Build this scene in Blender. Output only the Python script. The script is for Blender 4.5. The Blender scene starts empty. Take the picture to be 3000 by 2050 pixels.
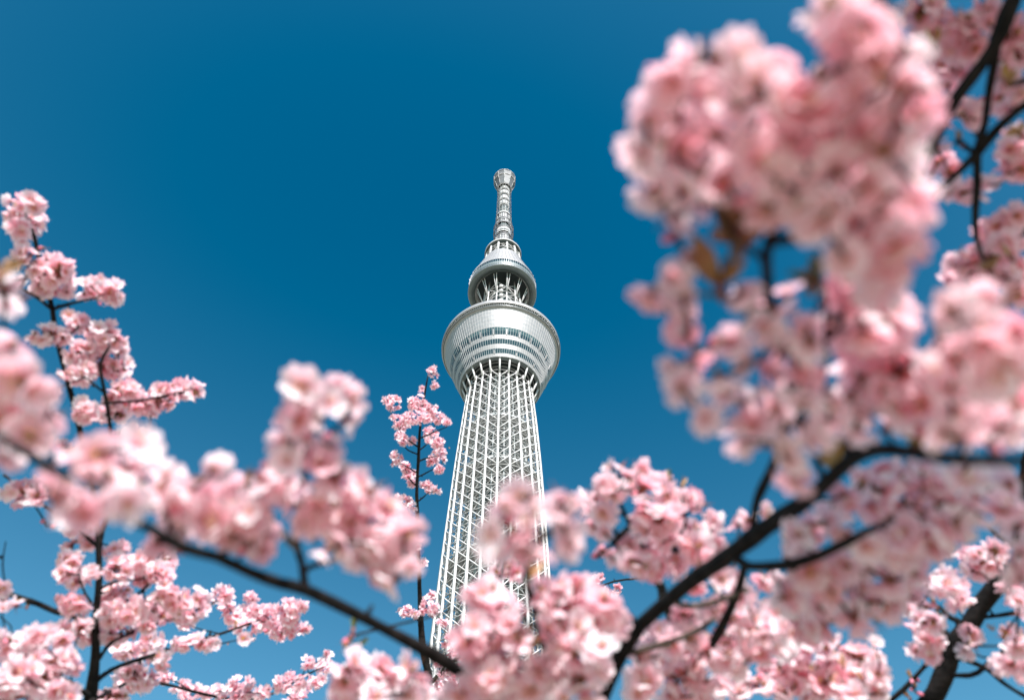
import bpy, math, random
import numpy as np
from mathutils import Vector

random.seed(7)
RNG = np.random.default_rng(11)
C = bpy.context.scene.collection
PI = math.pi

# ---------------------------------------------------------------- camera, sky, sun, exposure
PITCH = math.radians(55.0)
EYE = np.array([0.0, 0.0, 1.6])
FPX = 2195.0                                  # focal length in pixels of a 3000 pixel wide frame
SUN_AZ, SUN_EL = math.radians(166.0), math.radians(38.0)      # clockwise from +Y, and elevation

cd = bpy.data.cameras.new('camera')
cam = bpy.data.objects.new('camera', cd)
C.objects.link(cam)
cam.location = EYE
cam.rotation_euler = (math.radians(90) + PITCH, 0, 0)
cd.sensor_width = 36.0
cd.lens = FPX / 3000 * 36.0
cd.clip_start, cd.clip_end = 0.02, 20000
cd.dof.use_dof = True
cd.dof.focus_distance = 18.0
cd.dof.aperture_fstop = 2.8
cd.dof.aperture_blades = 9
S = bpy.context.scene
S.camera = cam
S.cycles.max_bounces = 18
S.cycles.diffuse_bounces = 10
S.view_settings.view_transform = 'Standard'
S.view_settings.look = 'None'
S.view_settings.exposure = 0.95
S.view_settings.gamma = 1.0

W = bpy.data.worlds.new('World')
S.world = W
W.use_nodes = True
nt = W.node_tree
bg = nt.nodes['Background']
sky = nt.nodes.new('ShaderNodeTexSky')
sky.sky_type = 'NISHITA'
sky.sun_disc = False
sky.sun_elevation = SUN_EL
sky.sun_rotation = SUN_AZ
sky.air_density = 1.0
sky.dust_density = 0.3
sky.ozone_density = 3.0
def vmath(op, src, vec):                              # the picture's teal white balance and contrast
    n = nt.nodes.new('ShaderNodeVectorMath'); n.operation = op
    nt.links.new(src, n.inputs[0]); n.inputs[1].default_value = vec
    return n.outputs[0]
v = vmath('MULTIPLY', sky.outputs['Color'], (1.90, 2.45, 2.05))
v = vmath('SUBTRACT', v, (1.10, 1.32, 1.48))
v = vmath('MAXIMUM', v, (0.0, 0.0, 0.0))
nt.links.new(v, bg.inputs['Color'])
bg.inputs['Strength'].default_value = 0.0565

sd = bpy.data.lights.new('sun', 'SUN')
sd.energy = 5.0
sd.angle = math.radians(0.5)
sd.color = (1.0, 0.975, 0.945)
sun = bpy.data.objects.new('sun', sd)
C.objects.link(sun)
TO_SUN = Vector((math.sin(SUN_AZ) * math.cos(SUN_EL), math.cos(SUN_AZ) * math.cos(SUN_EL), math.sin(SUN_EL)))
sun.rotation_euler = TO_SUN.to_track_quat('Z', 'Y').to_euler()

# ---------------------------------------------------------------- helpers
def tag(o, label=None, cat=None, group=None, kind=None):
    if label: o['label'] = label
    if cat: o['category'] = cat
    if group: o['group'] = group
    if kind: o['kind'] = kind
    return o

def empty(name, loc, label, cat, group=None):
    o = bpy.data.objects.new(name, None)
    C.objects.link(o)
    o.location = loc
    o.empty_display_size = 0.2
    return tag(o, label, cat, group)

class MB:
    """collects faces for ONE mesh object"""
    def __init__(s):
        s.v, s.f, s.m, s.sm, s.n = [], [], [], [], 0
        s.col = []                                     # float attribute per vertex
    def add(s, v, f, mi=0, smooth=True, col=None):
        v = np.asarray(v, float)
        s.v.append(v)
        n = s.n
        s.f += [tuple(i + n for i in q) for q in f]
        s.m += ([mi] * len(f)) if np.isscalar(mi) else list(mi)
        s.sm += [smooth] * len(f)
        s.col.append(np.zeros((len(v), 2)) if col is None else col)
        s.n += len(v)
    def build(s, name, mats, parent=None, loc=None):
        me = bpy.data.meshes.new(name)
        V = np.concatenate(s.v)
        off = np.array(loc if loc is not None else (0, 0, 0), float)
        me.from_pydata((V - off).tolist(), [], s.f)
        for m in (mats if isinstance(mats, (list, tuple)) else [mats]):
            me.materials.append(m)
        me.polygons.foreach_set('material_index', s.m)
        me.polygons.foreach_set('use_smooth', s.sm)
        col = np.concatenate(s.col)
        for i, nm in enumerate(('along', 'tint')):
            a = me.attributes.new(nm, 'FLOAT', 'POINT')
            a.data.foreach_set('value', np.ascontiguousarray(col[:, i], dtype=np.float32))
        me.update()
        o = bpy.data.objects.new(name, me)
        C.objects.link(o)
        o.location = off
        if parent is not None:
            o.parent = parent
            w = np.zeros(3); q = parent
            while q is not None:
                w += np.array(q.location); q = q.parent
            o.location = off - w
        return o

def frames(P):
    """tangents and two normals along a polyline"""
    P = np.asarray(P, float)
    T = np.gradient(P, axis=0)
    T /= np.linalg.norm(T, axis=1)[:, None] + 1e-12
    ref = np.array([0, 0, 1.0]) if abs(T[0][2]) < 0.9 else np.array([1.0, 0, 0])
    N = np.zeros_like(P)
    n = np.cross(T[0], ref)
    for i in range(len(P)):
        n = n - T[i] * np.dot(n, T[i])
        n /= np.linalg.norm(n) + 1e-12
        N[i] = n
    return T, N, np.cross(T, N)

def tube(mb, P, R, sides=8, mi=0, cap=True, smooth=True, knots=0.0):
    P = np.asarray(P, float)
    R = np.broadcast_to(np.asarray(R, float), (len(P),))
    T, N, B = frames(P)
    a = np.arange(sides) * 2 * PI / sides
    ring = N[:, None, :] * np.cos(a)[None, :, None] + B[:, None, :] * np.sin(a)[None, :, None]
    rr = R[:, None] * (1 + knots * RNG.normal(size=(len(P), sides)))
    V = (P[:, None, :] + ring * rr[:, :, None]).reshape(-1, 3)
    F = []
    for i in range(len(P) - 1):
        for k in range(sides):
            k2 = (k + 1) % sides
            F.append((i * sides + k, i * sides + k2, (i + 1) * sides + k2, (i + 1) * sides + k))
    if cap:
        F.append(tuple(range(sides))[::-1])
        F.append(tuple((len(P) - 1) * sides + k for k in range(sides)))
    mb.add(V, F, mi, smooth)

def spline(P, R, step):
    """Catmull-Rom through the points, resampled"""
    P = np.asarray(P, float); R = np.asarray(R, float)
    Q = np.vstack([2 * P[0] - P[1], P, 2 * P[-1] - P[-2]])
    outP, outR = [], []
    for i in range(len(P) - 1):
        p0, p1, p2, p3 = Q[i], Q[i + 1], Q[i + 2], Q[i + 3]
        n = max(2, int(np.linalg.norm(p2 - p1) / step))
        for k in range(n):
            t = k / n
            outP.append(0.5 * ((2 * p1) + (-p0 + p2) * t + (2 * p0 - 5 * p1 + 4 * p2 - p3) * t * t + (-p0 + 3 * p1 - 3 * p2 + p3) * t ** 3))
            outR.append(R[i] * (1 - t) + R[i + 1] * t)
    outP.append(P[-1]); outR.append(R[-1])
    return np.array(outP), np.array(outR)

def lathe(mb, prof, seg, mi=0, smooth=True, phase=0.0, cx=0, cy=0, caps=False):
    """prof: (radius, height) list; revolved about the vertical through (cx, cy)"""
    a = np.arange(seg) * 2 * PI / seg + phase
    V, F = [], []
    for r, z in prof:
        V.append(np.stack([cx + r * np.cos(a), cy + r * np.sin(a), np.full(seg, z)], 1))
    for i in range(len(prof) - 1):
        for k in range(seg):
            k2 = (k + 1) % seg
            F.append((i * seg + k, i * seg + k2, (i + 1) * seg + k2, (i + 1) * seg + k))
    if caps:
        F.append(tuple(range(seg))[::-1]); F.append(tuple((len(prof) - 1) * seg + k for k in range(seg)))
    mb.add(np.concatenate(V), F, mi, smooth)

def bar(mb, p, q, r, sides=6, mi=0):
    tube(mb, [p, q], [r, r], sides, mi, cap=True)

def box_between(mb, p, q, out, w, t, mi=0):
    """a flat bar from p to q, w wide, t thick in direction out"""
    p, q, out = map(lambda a: np.asarray(a, float), (p, q, out))
    d = q - p; side = np.cross(d, out); side /= np.linalg.norm(side); out = out / np.linalg.norm(out)
    V = []
    for b in (p, q):
        for su, so in ((-1, 0), (1, 0), (1, 1), (-1, 1)):
            V.append(b + side * su * w / 2 + out * so * t)
    mb.add(V, [(0, 1, 2, 3)[::-1], (4, 5, 6, 7), (0, 1, 5, 4), (1, 2, 6, 5), (2, 3, 7, 6), (3, 0, 4, 7)], mi, False)

# ---------------------------------------------------------------- materials
def mat(name, base, rough=0.6, metal=0.0, spec=0.5, noise=None, bump=0.0, nscale=5.0):
    m = bpy.data.materials.new(name)
    m.use_nodes = True
    n = m.node_tree; b = n.nodes['Principled BSDF']
    b.inputs['Base Color'].default_value = (*base, 1)
    b.inputs['Roughness'].default_value = rough
    b.inputs['Metallic'].default_value = metal
    b.inputs['Specular IOR Level'].default_value = spec
    if noise is not None or bump:
        tc = n.nodes.new('ShaderNodeTexCoord')
        t = n.nodes.new('ShaderNodeTexNoise'); t.inputs['Scale'].default_value = nscale; t.inputs['Detail'].default_value = 6
        n.links.new(tc.outputs['Object'], t.inputs['Vector'])
        if noise is not None:
            r = n.nodes.new('ShaderNodeValToRGB')
            r.color_ramp.elements[0].position = 0.35; r.color_ramp.elements[1].position = 0.68
            r.color_ramp.elements[0].color = (*base, 1); r.color_ramp.elements[1].color = (*noise, 1)
            n.links.new(t.outputs['Fac'], r.inputs['Fac']); n.links.new(r.outputs['Color'], b.inputs['Base Color'])
        if bump:
            bp = n.nodes.new('ShaderNodeBump'); bp.inputs['Strength'].default_value = bump; bp.inputs['Distance'].default_value = 0.004
            n.links.new(t.outputs['Fac'], bp.inputs['Height']); n.links.new(bp.outputs['Normal'], b.inputs['Normal'])
    return m

def petal_mat(name, inner, mid, tip, trans=0.36):
    m = bpy.data.materials.new(name); m.use_nodes = True
    n = m.node_tree; n.nodes.clear()
    out = n.nodes.new('ShaderNodeOutputMaterial')
    at = n.nodes.new('ShaderNodeAttribute'); at.attribute_name = 'along'
    ti = n.nodes.new('ShaderNodeAttribute'); ti.attribute_name = 'tint'
    r = n.nodes.new('ShaderNodeValToRGB'); e = r.color_ramp.elements
    e[0].position = 0.06; e[0].color = (*inner, 1)
    e[1].position = 0.95; e[1].color = (*tip, 1)
    k = e.new(0.36); k.color = (*mid, 1)
    n.links.new(at.outputs['Fac'], r.inputs['Fac'])
    mx = n.nodes.new('ShaderNodeMix'); mx.data_type = 'RGBA'; mx.blend_type = 'MULTIPLY'
    mx.inputs['B'].default_value = (0.93, 0.62, 0.68, 1)              # deeper pink flowers among the pale ones; tints in the top right shade too
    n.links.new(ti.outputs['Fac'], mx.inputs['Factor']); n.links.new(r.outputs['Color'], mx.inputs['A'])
    d = n.nodes.new('ShaderNodeBsdfPrincipled'); d.inputs['Roughness'].default_value = 0.62
    d.inputs['Specular IOR Level'].default_value = 0.25
    t = n.nodes.new('ShaderNodeBsdfTranslucent')
    s = n.nodes.new('ShaderNodeMixShader'); s.inputs['Fac'].default_value = trans
    thru = n.nodes.new('ShaderNodeMix'); thru.data_type = 'RGBA'; thru.blend_type = 'MULTIPLY'      # light that has passed through a petal is pinker
    thru.inputs['Factor'].default_value = 1.0; thru.inputs['B'].default_value = (1.0, 0.74, 0.785, 1)
    n.links.new(mx.outputs['Result'], thru.inputs['A'])
    n.links.new(mx.outputs['Result'], d.inputs['Base Color']); n.links.new(thru.outputs['Result'], t.inputs['Color'])
    n.links.new(d.outputs[0], s.inputs[1]); n.links.new(t.outputs[0], s.inputs[2]); n.links.new(s.outputs[0], out.inputs[0])
    return m

M_PETAL = petal_mat('petal_pink', (0.72, 0.22, 0.28), (0.94, 0.73, 0.79), (0.96, 0.895, 0.915), 0.47)
M_CENTRE = mat('flower_centre', (0.60, 0.14, 0.17), 0.7)
M_ANTHER = mat('anther_yellow', (0.75, 0.45, 0.10), 0.7)
M_CALYX = mat('calyx_red_brown', (0.17, 0.035, 0.03), 0.7, noise=(0.20, 0.10, 0.03), nscale=60)
M_BUD = petal_mat('bud_pink', (0.70, 0.16, 0.24), (0.75, 0.22, 0.31), (0.80, 0.32, 0.40), 0.2)
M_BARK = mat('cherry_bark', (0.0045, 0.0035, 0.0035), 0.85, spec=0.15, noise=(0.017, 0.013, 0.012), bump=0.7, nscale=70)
M_BARK_PALE_LIT = mat('cherry_bark_pale_lit', (0.045, 0.033, 0.026), 0.75, spec=0.25, noise=(0.13, 0.10, 0.08), bump=0.6, nscale=80)  # paler bark; sunlight on some branches is painted in with it
M_LEAF = mat('young_leaf_bronze', (0.26, 0.09, 0.03), 0.5, noise=(0.34, 0.19, 0.05), nscale=40)
M_LEAF_G = mat('young_leaf_green', (0.06, 0.10, 0.02), 0.5, noise=(0.16, 0.14, 0.03), nscale=40)
FLOWER_MATS = [M_PETAL, M_CENTRE, M_ANTHER, M_CALYX, M_BUD, M_LEAF, M_LEAF_G]

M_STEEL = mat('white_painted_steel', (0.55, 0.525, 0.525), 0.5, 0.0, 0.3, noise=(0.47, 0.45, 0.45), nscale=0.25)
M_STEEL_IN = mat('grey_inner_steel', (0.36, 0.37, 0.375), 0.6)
M_CORE = mat('core_grey_concrete', (0.09, 0.115, 0.12), 0.7, noise=(0.05, 0.07, 0.075), nscale=0.2)
M_PANEL = mat('silver_cladding', (0.36, 0.34, 0.345), 0.5, 0.35, 0.4, noise=(0.30, 0.285, 0.29), nscale=0.5)
M_GLASS = mat('dark_teal_glass', (0.006, 0.022, 0.026), 0.06, 0.0, 0.8)
M_GLASS_P = mat('pale_reflection_glass', (0.07, 0.115, 0.12), 0.12, 0.0, 0.6, noise=(0.012, 0.035, 0.04), nscale=0.12)  # reflection on the upper window tier put into a paler base colour
M_RIB = mat('aluminium_rib', (0.50, 0.50, 0.51), 0.35, 0.8)
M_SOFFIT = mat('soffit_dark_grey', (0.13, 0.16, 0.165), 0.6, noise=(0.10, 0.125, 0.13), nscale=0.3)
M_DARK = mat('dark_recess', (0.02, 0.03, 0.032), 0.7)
M_MESHG = mat('mast_grey', (0.24, 0.235, 0.245), 0.55, 0.3, noise=(0.15, 0.15, 0.16), nscale=0.9)

M_HEAD = mat('mast_head_mesh', (0.13, 0.13, 0.135), 0.6, 0.2, noise=(0.08, 0.08, 0.085), nscale=0.9)
# ---------------------------------------------------------------- ground
def ground():
    mb = MB(); n = 40
    xs = np.concatenate([-np.geomspace(6000, 5, n), np.geomspace(5, 6000, n)])
    V = [(x, y, 0.0) for y in xs for x in xs]
    F = []
    m = len(xs)
    for j in range(m - 1):
        for i in range(m - 1):
            F.append((j * m + i, j * m + i + 1, (j + 1) * m + i + 1, (j + 1) * m + i))
    mb.add(V, F, 0, False)
    g = mat('park_ground', (0.32, 0.28, 0.22), 0.9, noise=(0.22, 0.19, 0.13), nscale=0.35)
    tag(mb.build('ground', g), kind='structure')
ground()

# ---------------------------------------------------------------- the tower
TX, TY = -6.4, 250.0
tower = empty('broadcasting_tower', (TX, TY, 0), 'tall white lattice broadcasting tower with two round decks and a thin mast', 'tower')

def tp(r, a, z):                       # a = 0 faces the camera, positive to the right
    return np.array([TX + r * math.sin(a), TY - r * math.cos(a), z])

_H = [0, 60, 146, 211, 260, 297, 312, 360]
_R = [30.0, 27.0, 23.2, 22.0, 20.5, 18.7, 17.6, 15.5]
def shaft_r(a, z):
    base = float(np.interp(z, _H, _R))
    k = float(np.interp(z, [0, 146, 211, 297], [0.30, 0.055, 0.03, 0.0]))
    return base * (1 + k * math.cos(3 * (a + PI / 2)))

def build_tower():
    N = 24
    levels = [6.2 * i for i in range(0, 52)]                   # to 316 m
    lv_in = levels[::2]
    # outer columns, one part each
    for i in range(N):
        a = 2 * PI * (i + 0.0) / N
        mb = MB()
        zs = np.linspace(0, 317.5, 26)
        tube(mb, [tp(shaft_r(a, z), a, z) for z in zs], np.interp(zs, [0, 200, 317], [0.80, 0.60, 0.46]), 8)
        mb.build('column', M_STEEL, tower)
    # outer bracing
    mb = MB()
    for j, z in enumerate(levels):
        for i in range(N):
            a0, a1 = 2 * PI * i / N, 2 * PI * (i + 1) / N
            p, q = tp(shaft_r(a0, z), a0, z), tp(shaft_r(a1, z), a1, z)
            bar(mb, p, q, 0.15, 5)
            if j < len(levels) - 1:
                z2 = levels[j + 1]
                am = ((a0 + a1) / 2 + PI) % (2 * PI) - PI
                # the diagonals fall towards the middle of the face that looks at the camera
                if z < 300:                                       # thin counter-diagonals and half-height ties
                    s0, s1 = (z, z2) if am < 0 else (z2, z)
                    bar(mb, tp(shaft_r(a0, s0) - .3, a0, s0), tp(shaft_r(a1, s1) - .3, a1, s1), 0.12, 4)
                zm = (z + z2) / 2
                bar(mb, tp(shaft_r(a0, zm) - .1, a0, zm), tp(shaft_r(a1, zm) - .1, a1, zm), 0.08, 4)
                if am < 0:
                    bar(mb, tp(shaft_r(a0, z2), a0, z2), tp(shaft_r(a1, z), a1, z), 0.27, 5)
                else:
                    bar(mb, tp(shaft_r(a0, z), a0, z), tp(shaft_r(a1, z2), a1, z2), 0.27, 5)
    mb.build('lattice_bracing', M_STEEL, tower)
    # inner lattice and core
    mb = MB(); NI = 16; k = 0.66
    for i in range(NI):
        a = 2 * PI * (i + 0.5) / NI
        zs = np.linspace(0, 330, 20)
        tube(mb, [tp(shaft_r(a, z) * k, a, z) for z in zs], [0.4] * 20, 6)
    for j, z in enumerate(levels):
        for i in range(NI):
            a0, a1 = 2 * PI * (i + 0.5) / NI, 2 * PI * (i + 1.5) / NI
            bar(mb, tp(shaft_r(a0, z) * k, a0, z), tp(shaft_r(a1, z) * k, a1, z), 0.22, 5)
            if j < len(levels) - 1:
                z2 = levels[j + 1]
                s, e = (a0, a1) if (i + j) % 2 else (a1, a0)
                bar(mb, tp(shaft_r(s, z) * k, s, z), tp(shaft_r(e, z2) * k, e, z2), 0.2, 5)
            if j % 2 == 0:
                a = a0
                bar(mb, tp(shaft_r(a, z) * k, a, z), tp(shaft_r(a + PI / N, z), a + PI / N, z), 0.2, 5)
                bar(mb, tp(shaft_r(a, z) * k, a, z), tp(shaft_r(a - PI / N, z), a - PI / N, z), 0.2, 5)
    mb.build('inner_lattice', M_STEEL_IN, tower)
    mb = MB()
    lathe(mb, [(6.2, 0), (6.0, 330)], 24, cx=TX, cy=TY)
    for z in np.arange(12.4, 320, 12.4):
        lathe(mb, [(6.1, z), (7.6, z), (7.6, z + 0.6), (6.1, z + 0.6)], 24, cx=TX, cy=TY, smooth=False)
    mb.build('core_shaft', M_CORE, tower)
    for z in (99.2, 148.8, 198.4, 248.0, 279.0):
        r = shaft_r(0, z); mb = MB()                              # service floors inside the lattice
        lathe(mb, [(6.3, z), (r * 0.93, z), (r * 0.93, z + 1.0), (6.3, z + 1.0)], 48, cx=TX, cy=TY, smooth=False)
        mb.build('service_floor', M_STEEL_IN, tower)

    # -------- main observation deck
    deck = MB()
    A, B = (21.66, 321.77), (33.30, 356.6)
    def pr(z, off=0.0):                                          # slightly bellied profile
        t = (z - A[1]) / (B[1] - A[1])
        return A[0] + (B[0] - A[0]) * t + 0.55 * math.sin(PI * t) + off
    def band(mb, z0, z1, off, seg=120, n=4, mi=0):
        lathe(mb, [(pr(z, off), z) for z in np.linspace(z0, z1, n)], seg, mi, cx=TX, cy=TY, smooth=False)
    bands = [(323.7, 326.6), (329.4, 332.5), (335.1, 337.6), (337.6, 340.0)]
    solid = [(321.77, 323.7), (326.6, 329.4), (332.5, 335.1), (340.0, 352.9)]
    for z0, z1 in solid:
        band(deck, z0, z1, 0.0, n=8 if z1 - z0 > 8 else 3)
        lathe(deck, [(pr(z1, 0), z1), (pr(z1, -0.35), z1)], 120, cx=TX, cy=TY, smooth=False)
        lathe(deck, [(pr(z0, -0.35), z0), (pr(z0, 0), z0)], 120, cx=TX, cy=TY, smooth=False)
    # joint lines of the cladding: thin recessed rows
    lathe(deck, [(pr(352.9), 352.9), (33.0, 353.3), (33.05, 355.6)], 120, cx=TX, cy=TY)
    lathe(deck, [(33.9, 355.2), (34.3, 355.3), (34.45, 356.6), (34.2, 358.4), (33.2, 358.9), (10.0, 359.4)], 120, cx=TX, cy=TY)
    d = deck.build('observation_deck', M_PANEL, tower)
    ap = deck
    def win(z0, z1, m, thick=0.03):
        mb = MB(); band(mb, z0, z1, -thick); return mb.build('window_band', m, d)
    win(*bands[0], M_GLASS); win(*bands[1], M_GLASS); win(*bands[2], M_GLASS); win(*bands[3], M_GLASS_P)
    # mullions
    mb = MB(); n = 120
    for i in range(n):
        a = 2 * PI * i / n
        out = np.array([math.sin(a), -math.cos(a), -0.3])
        zs = [321.9, 331, 341, 352.7]
        for z0, z1 in zip(zs[:-1], zs[1:]):
            box_between(mb, tp(pr(z0, -0.13), a, z0), tp(pr(z1, -0.13), a, z1), out, 0.10, 0.30)
    mb.build('mullion', M_STEEL, d)
    for i in range(n // 5):                                       # wider white piers that cross the window rows
        mb = MB()
        a = 2 * PI * (i + 0.5) / (n // 5)
        out = np.array([math.sin(a), -math.cos(a), -0.3])
        box_between(mb, tp(pr(335.0, 0), a, 335.0), tp(pr(338.6, 0), a, 338.6), out, 0.5, 0.36)
        mb.build('window_pier', M_PANEL, d)
        if i % 2:
            mb = MB(); box_between(mb, tp(pr(323.6, 0), a, 323.6), tp(pr(325.6, 0), a, 325.6), out, 0.45, 0.3)
            mb.build('window_pier', M_PANEL, d)
    mb = MB()                                                     # horizontal panel joints
    for z in (342.3, 344.9, 347.5, 350.1):
        lathe(mb, [(pr(z, -0.02), z), (pr(z, 0.05), z), (pr(z + 0.12, 0.05), z + 0.12), (pr(z + 0.12, -0.02), z + 0.12)], 120, cx=TX, cy=TY, smooth=False)
    mb.build('panel_joint', M_RIB, d)
    mb = MB()                                                     # dark gap under the rim with its rail
    lathe(mb, [(33.07, 353.4), (33.55, 355.1), (33.7, 355.25)], 120, cx=TX, cy=TY)
    mb.build('rim_gap', M_DARK, d)
    mb = MB()
    for i in range(180):
        a = 2 * PI * i / 180
        bar(mb, tp(33.5, a, 353.6), tp(34.2, a, 355.4), 0.07, 4)
    lathe(mb, [(33.45, 353.45), (33.7, 353.45), (33.7, 353.75), (33.45, 353.75)], 120, cx=TX, cy=TY)
    mb.build('rim_rail', M_RIB, d)
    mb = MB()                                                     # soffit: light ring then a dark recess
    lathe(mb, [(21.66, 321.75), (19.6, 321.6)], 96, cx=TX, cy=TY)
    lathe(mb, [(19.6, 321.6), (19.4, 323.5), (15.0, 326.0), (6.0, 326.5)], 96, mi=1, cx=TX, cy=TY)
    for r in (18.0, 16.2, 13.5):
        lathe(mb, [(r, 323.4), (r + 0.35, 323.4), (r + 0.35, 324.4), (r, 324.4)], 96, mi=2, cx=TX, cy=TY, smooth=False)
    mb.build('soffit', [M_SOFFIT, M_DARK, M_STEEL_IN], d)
    for i in range(24):                                           # struts that lean out from the column heads
        a = 2 * PI * i / 24
        mb = MB()
        bar(mb, tp(shaft_r(a, 312.5) + 0.05, a, 312.5), tp(20.7, a, 321.9), 0.5, 8)
        lathe(mb, [(0.75, 321.3), (0.75, 321.9)], 10, cx=tp(20.6, a, 0)[0], cy=tp(20.6, a, 0)[1])
        mb.build('support_strut', M_STEEL, d)

    # -------- shaft between the decks
    mb = MB(); NC = 12
    zs = [358 + 6.0 * i for i in range(11)]
    rr = lambda z: float(np.interp(z, [358, 400, 425], [13.8, 12.2, 11.2]))
    for i in range(NC):
        a = 2 * PI * (i + 0.5) / NC
        bar(mb, tp(rr(358), a, 358), tp(rr(424), a, 424), 0.42, 8)
        for b in (-0.06, 0.06):
            bar(mb, tp(rr(404), a, 404), tp(17.2, a + b, 422), 0.26, 6)
    for j, z in enumerate(zs[:-1]):
        for i in range(NC):
            a0, a1 = 2 * PI * (i + 0.5) / NC, 2 * PI * (i + 1.5) / NC
            z2 = zs[j + 1]
            bar(mb, tp(rr(z), a0, z), tp(rr(z), a1, z), 0.22, 5)
            if (i + j) % 2:
                bar(mb, tp(rr(z), a0, z), tp(rr(z2), a1, z2), 0.26, 5)
            else:
                bar(mb, tp(rr(z), a1, z), tp(rr(z2), a0, z2), 0.26, 5)
            if i != 11:
                bar(mb, tp(rr(z) * 0.7, a0, z + 2), tp(rr(z2) * 0.7, a1, z2 + 2), 0.2, 5)
    mb.build('neck_lattice', M_STEEL, tower)
    mb = MB(); lathe(mb, [(6.5, 358), (6.2, 428)], 24, cx=TX, cy=TY)
    mb.build('neck_core', M_CORE, tower)
    for i in range(9):                                            # round dishes one above the other at the front
        z = 362 + 6.2 * i
        mb = MB()
        c = tp(rr(z) + 0.3, -0.03, z)
        rings = [(0.0, 0.9), (0.8, 0.82), (1.3, 0.5), (1.45, 0.0), (1.4, -0.5), (0.0, -0.6)]
        a = np.arange(14) * 2 * PI / 14
        V = [np.stack([c[0] + r * np.cos(a), np.full(14, c[1] - dy), c[2] + r * np.sin(a)], 1) for r, dy in rings]
        F = [(q * 14 + k, q * 14 + (k + 1) % 14, (q + 1) * 14 + (k + 1) % 14, (q + 1) * 14 + k) for q in range(5) for k in range(14)]
        mb.add(np.concatenate(V), F)
        mb.build('dish', M_STEEL, tower)

    # -------- upper deck
    mb = MB()
    lathe(mb, [(22.0, 424.4), (22.1, 424.8), (22.1, 426.6)], 96, mi=1, cx=TX, cy=TY)
    lathe(mb, [(22.2, 429.3), (22.0, 430.4), (19.6, 438.0), (16.6, 448.0), (14.0, 457.0), (13.3, 460.5), (9.0, 461.0)], 96, cx=TX, cy=TY)
    u = mb.build('upper_deck', [M_PANEL, M_SOFFIT], tower)
    mb = MB(); lathe(mb, [(22.0, 426.6), (22.0, 429.3)], 96, cx=TX, cy=TY, smooth=False)
    mb.build('window_band', M_GLASS, u)
    mb = MB(); n = 96
    for i in range(n):
        a = 2 * PI * i / n
        out = np.array([math.sin(a), -math.cos(a), 0.0])
        box_between(mb, tp(22.0, a, 421.4), tp(22.0, a, 430.4), out, 0.16, 0.22)
        if i % 2 == 0:
            box_between(mb, tp(22.0, a, 430.4), tp(19.6, a, 438.0), out, 0.16, 0.4)
            box_between(mb, tp(19.6, a, 438.0), tp(14.0, a, 457.0), out, 0.14, 0.3)
    for z in (421.4, 422.6, 423.6):
        lathe(mb, [(22.0, z), (22.25, z), (22.25, z + 0.25), (22.0, z + 0.25)], 96, cx=TX, cy=TY, smooth=False)
    mb.build('fin', M_RIB, u)
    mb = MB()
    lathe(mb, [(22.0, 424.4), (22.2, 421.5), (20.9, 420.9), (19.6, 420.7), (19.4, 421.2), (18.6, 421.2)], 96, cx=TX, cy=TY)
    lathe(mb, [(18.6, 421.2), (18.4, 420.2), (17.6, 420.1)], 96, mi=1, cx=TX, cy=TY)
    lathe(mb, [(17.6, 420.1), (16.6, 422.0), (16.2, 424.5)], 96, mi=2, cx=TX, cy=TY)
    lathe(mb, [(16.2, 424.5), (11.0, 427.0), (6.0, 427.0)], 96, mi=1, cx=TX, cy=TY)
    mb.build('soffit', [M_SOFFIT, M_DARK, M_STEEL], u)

    # -------- cage above the upper deck, then the mast
    mb = MB()
    for i in range(12):
        a = 2 * PI * (i + 0.5) / 12
        bar(mb, tp(12.6, a, 459.5), tp(11.2, a, 475.0), 0.75, 8)
        a1 = a + 2 * PI / 12
        for z in (463, 467, 471):
            bar(mb, tp(12.0, a, z), tp(12.0, a1, z), 0.24, 5)
        bar(mb, tp(12.2, a, 461), tp(11.6, a1, 467), 0.26, 5)
        bar(mb, tp(11.8, a1, 467), tp(11.4, a, 473), 0.26, 5)
    mb.build('cage', M_STEEL, tower)
    mb = MB()
    lathe(mb, [(8.0, 475.2), (12.2, 475.0), (12.6, 475.2)], 60, mi=1, cx=TX, cy=TY)
    lathe(mb, [(12.6, 475.2), (13.0, 475.0), (13.0, 476.4), (12.4, 476.6), (7, 477.2)], 60, cx=TX, cy=TY)
    lathe(mb, [(8.2, 459), (8.0, 475)], 24, mi=1, cx=TX, cy=TY)
    mb.build('ring_platform', [M_STEEL, M_CORE], tower)

    mb = MB()
    lathe(mb, [(5.6, 476.5), (5.5, 499.5)], 20, cx=TX, cy=TY)
    lathe(mb, [(4.2, 499.5), (4.2, 505)], 20, mi=1, cx=TX, cy=TY)
    lathe(mb, [(5.4, 505.0), (5.4, 512.2), (4.3, 512.6)], 20, mi=2, cx=TX, cy=TY)
    lathe(mb, [(4.0, 512.0), (4.0, 521)], 20, mi=1, cx=TX, cy=TY)
    lathe(mb, [(4.9, 521.0), (4.8, 536.5), (4.2, 537)], 20, cx=TX, cy=TY)
    lathe(mb, [(5.5, 537.2), (5.6, 537.2), (5.6, 539.0), (5.3, 539.2), (3.5, 539.3)], 20, mi=2, cx=TX, cy=TY)
    lathe(mb, [(3.2, 537), (3.0, 600)], 16, mi=1, cx=TX, cy=TY)
    for z0, z1 in ((586.3, 593.2), (576.2, 583.3), (565.9, 572.8), (555.0, 562.5)):
        lathe(mb, [(3.0, z0 + 1.6), (4.15, z0 + 1.7), (4.35, z0 + 2.2), (4.35, z1 - 0.4), (4.0, z1), (3.0, z1)], 20, mi=2, cx=TX, cy=TY)
    lathe(mb, [(2.8, 600), (2.4, 616)], 14, mi=1, cx=TX, cy=TY)
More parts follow.
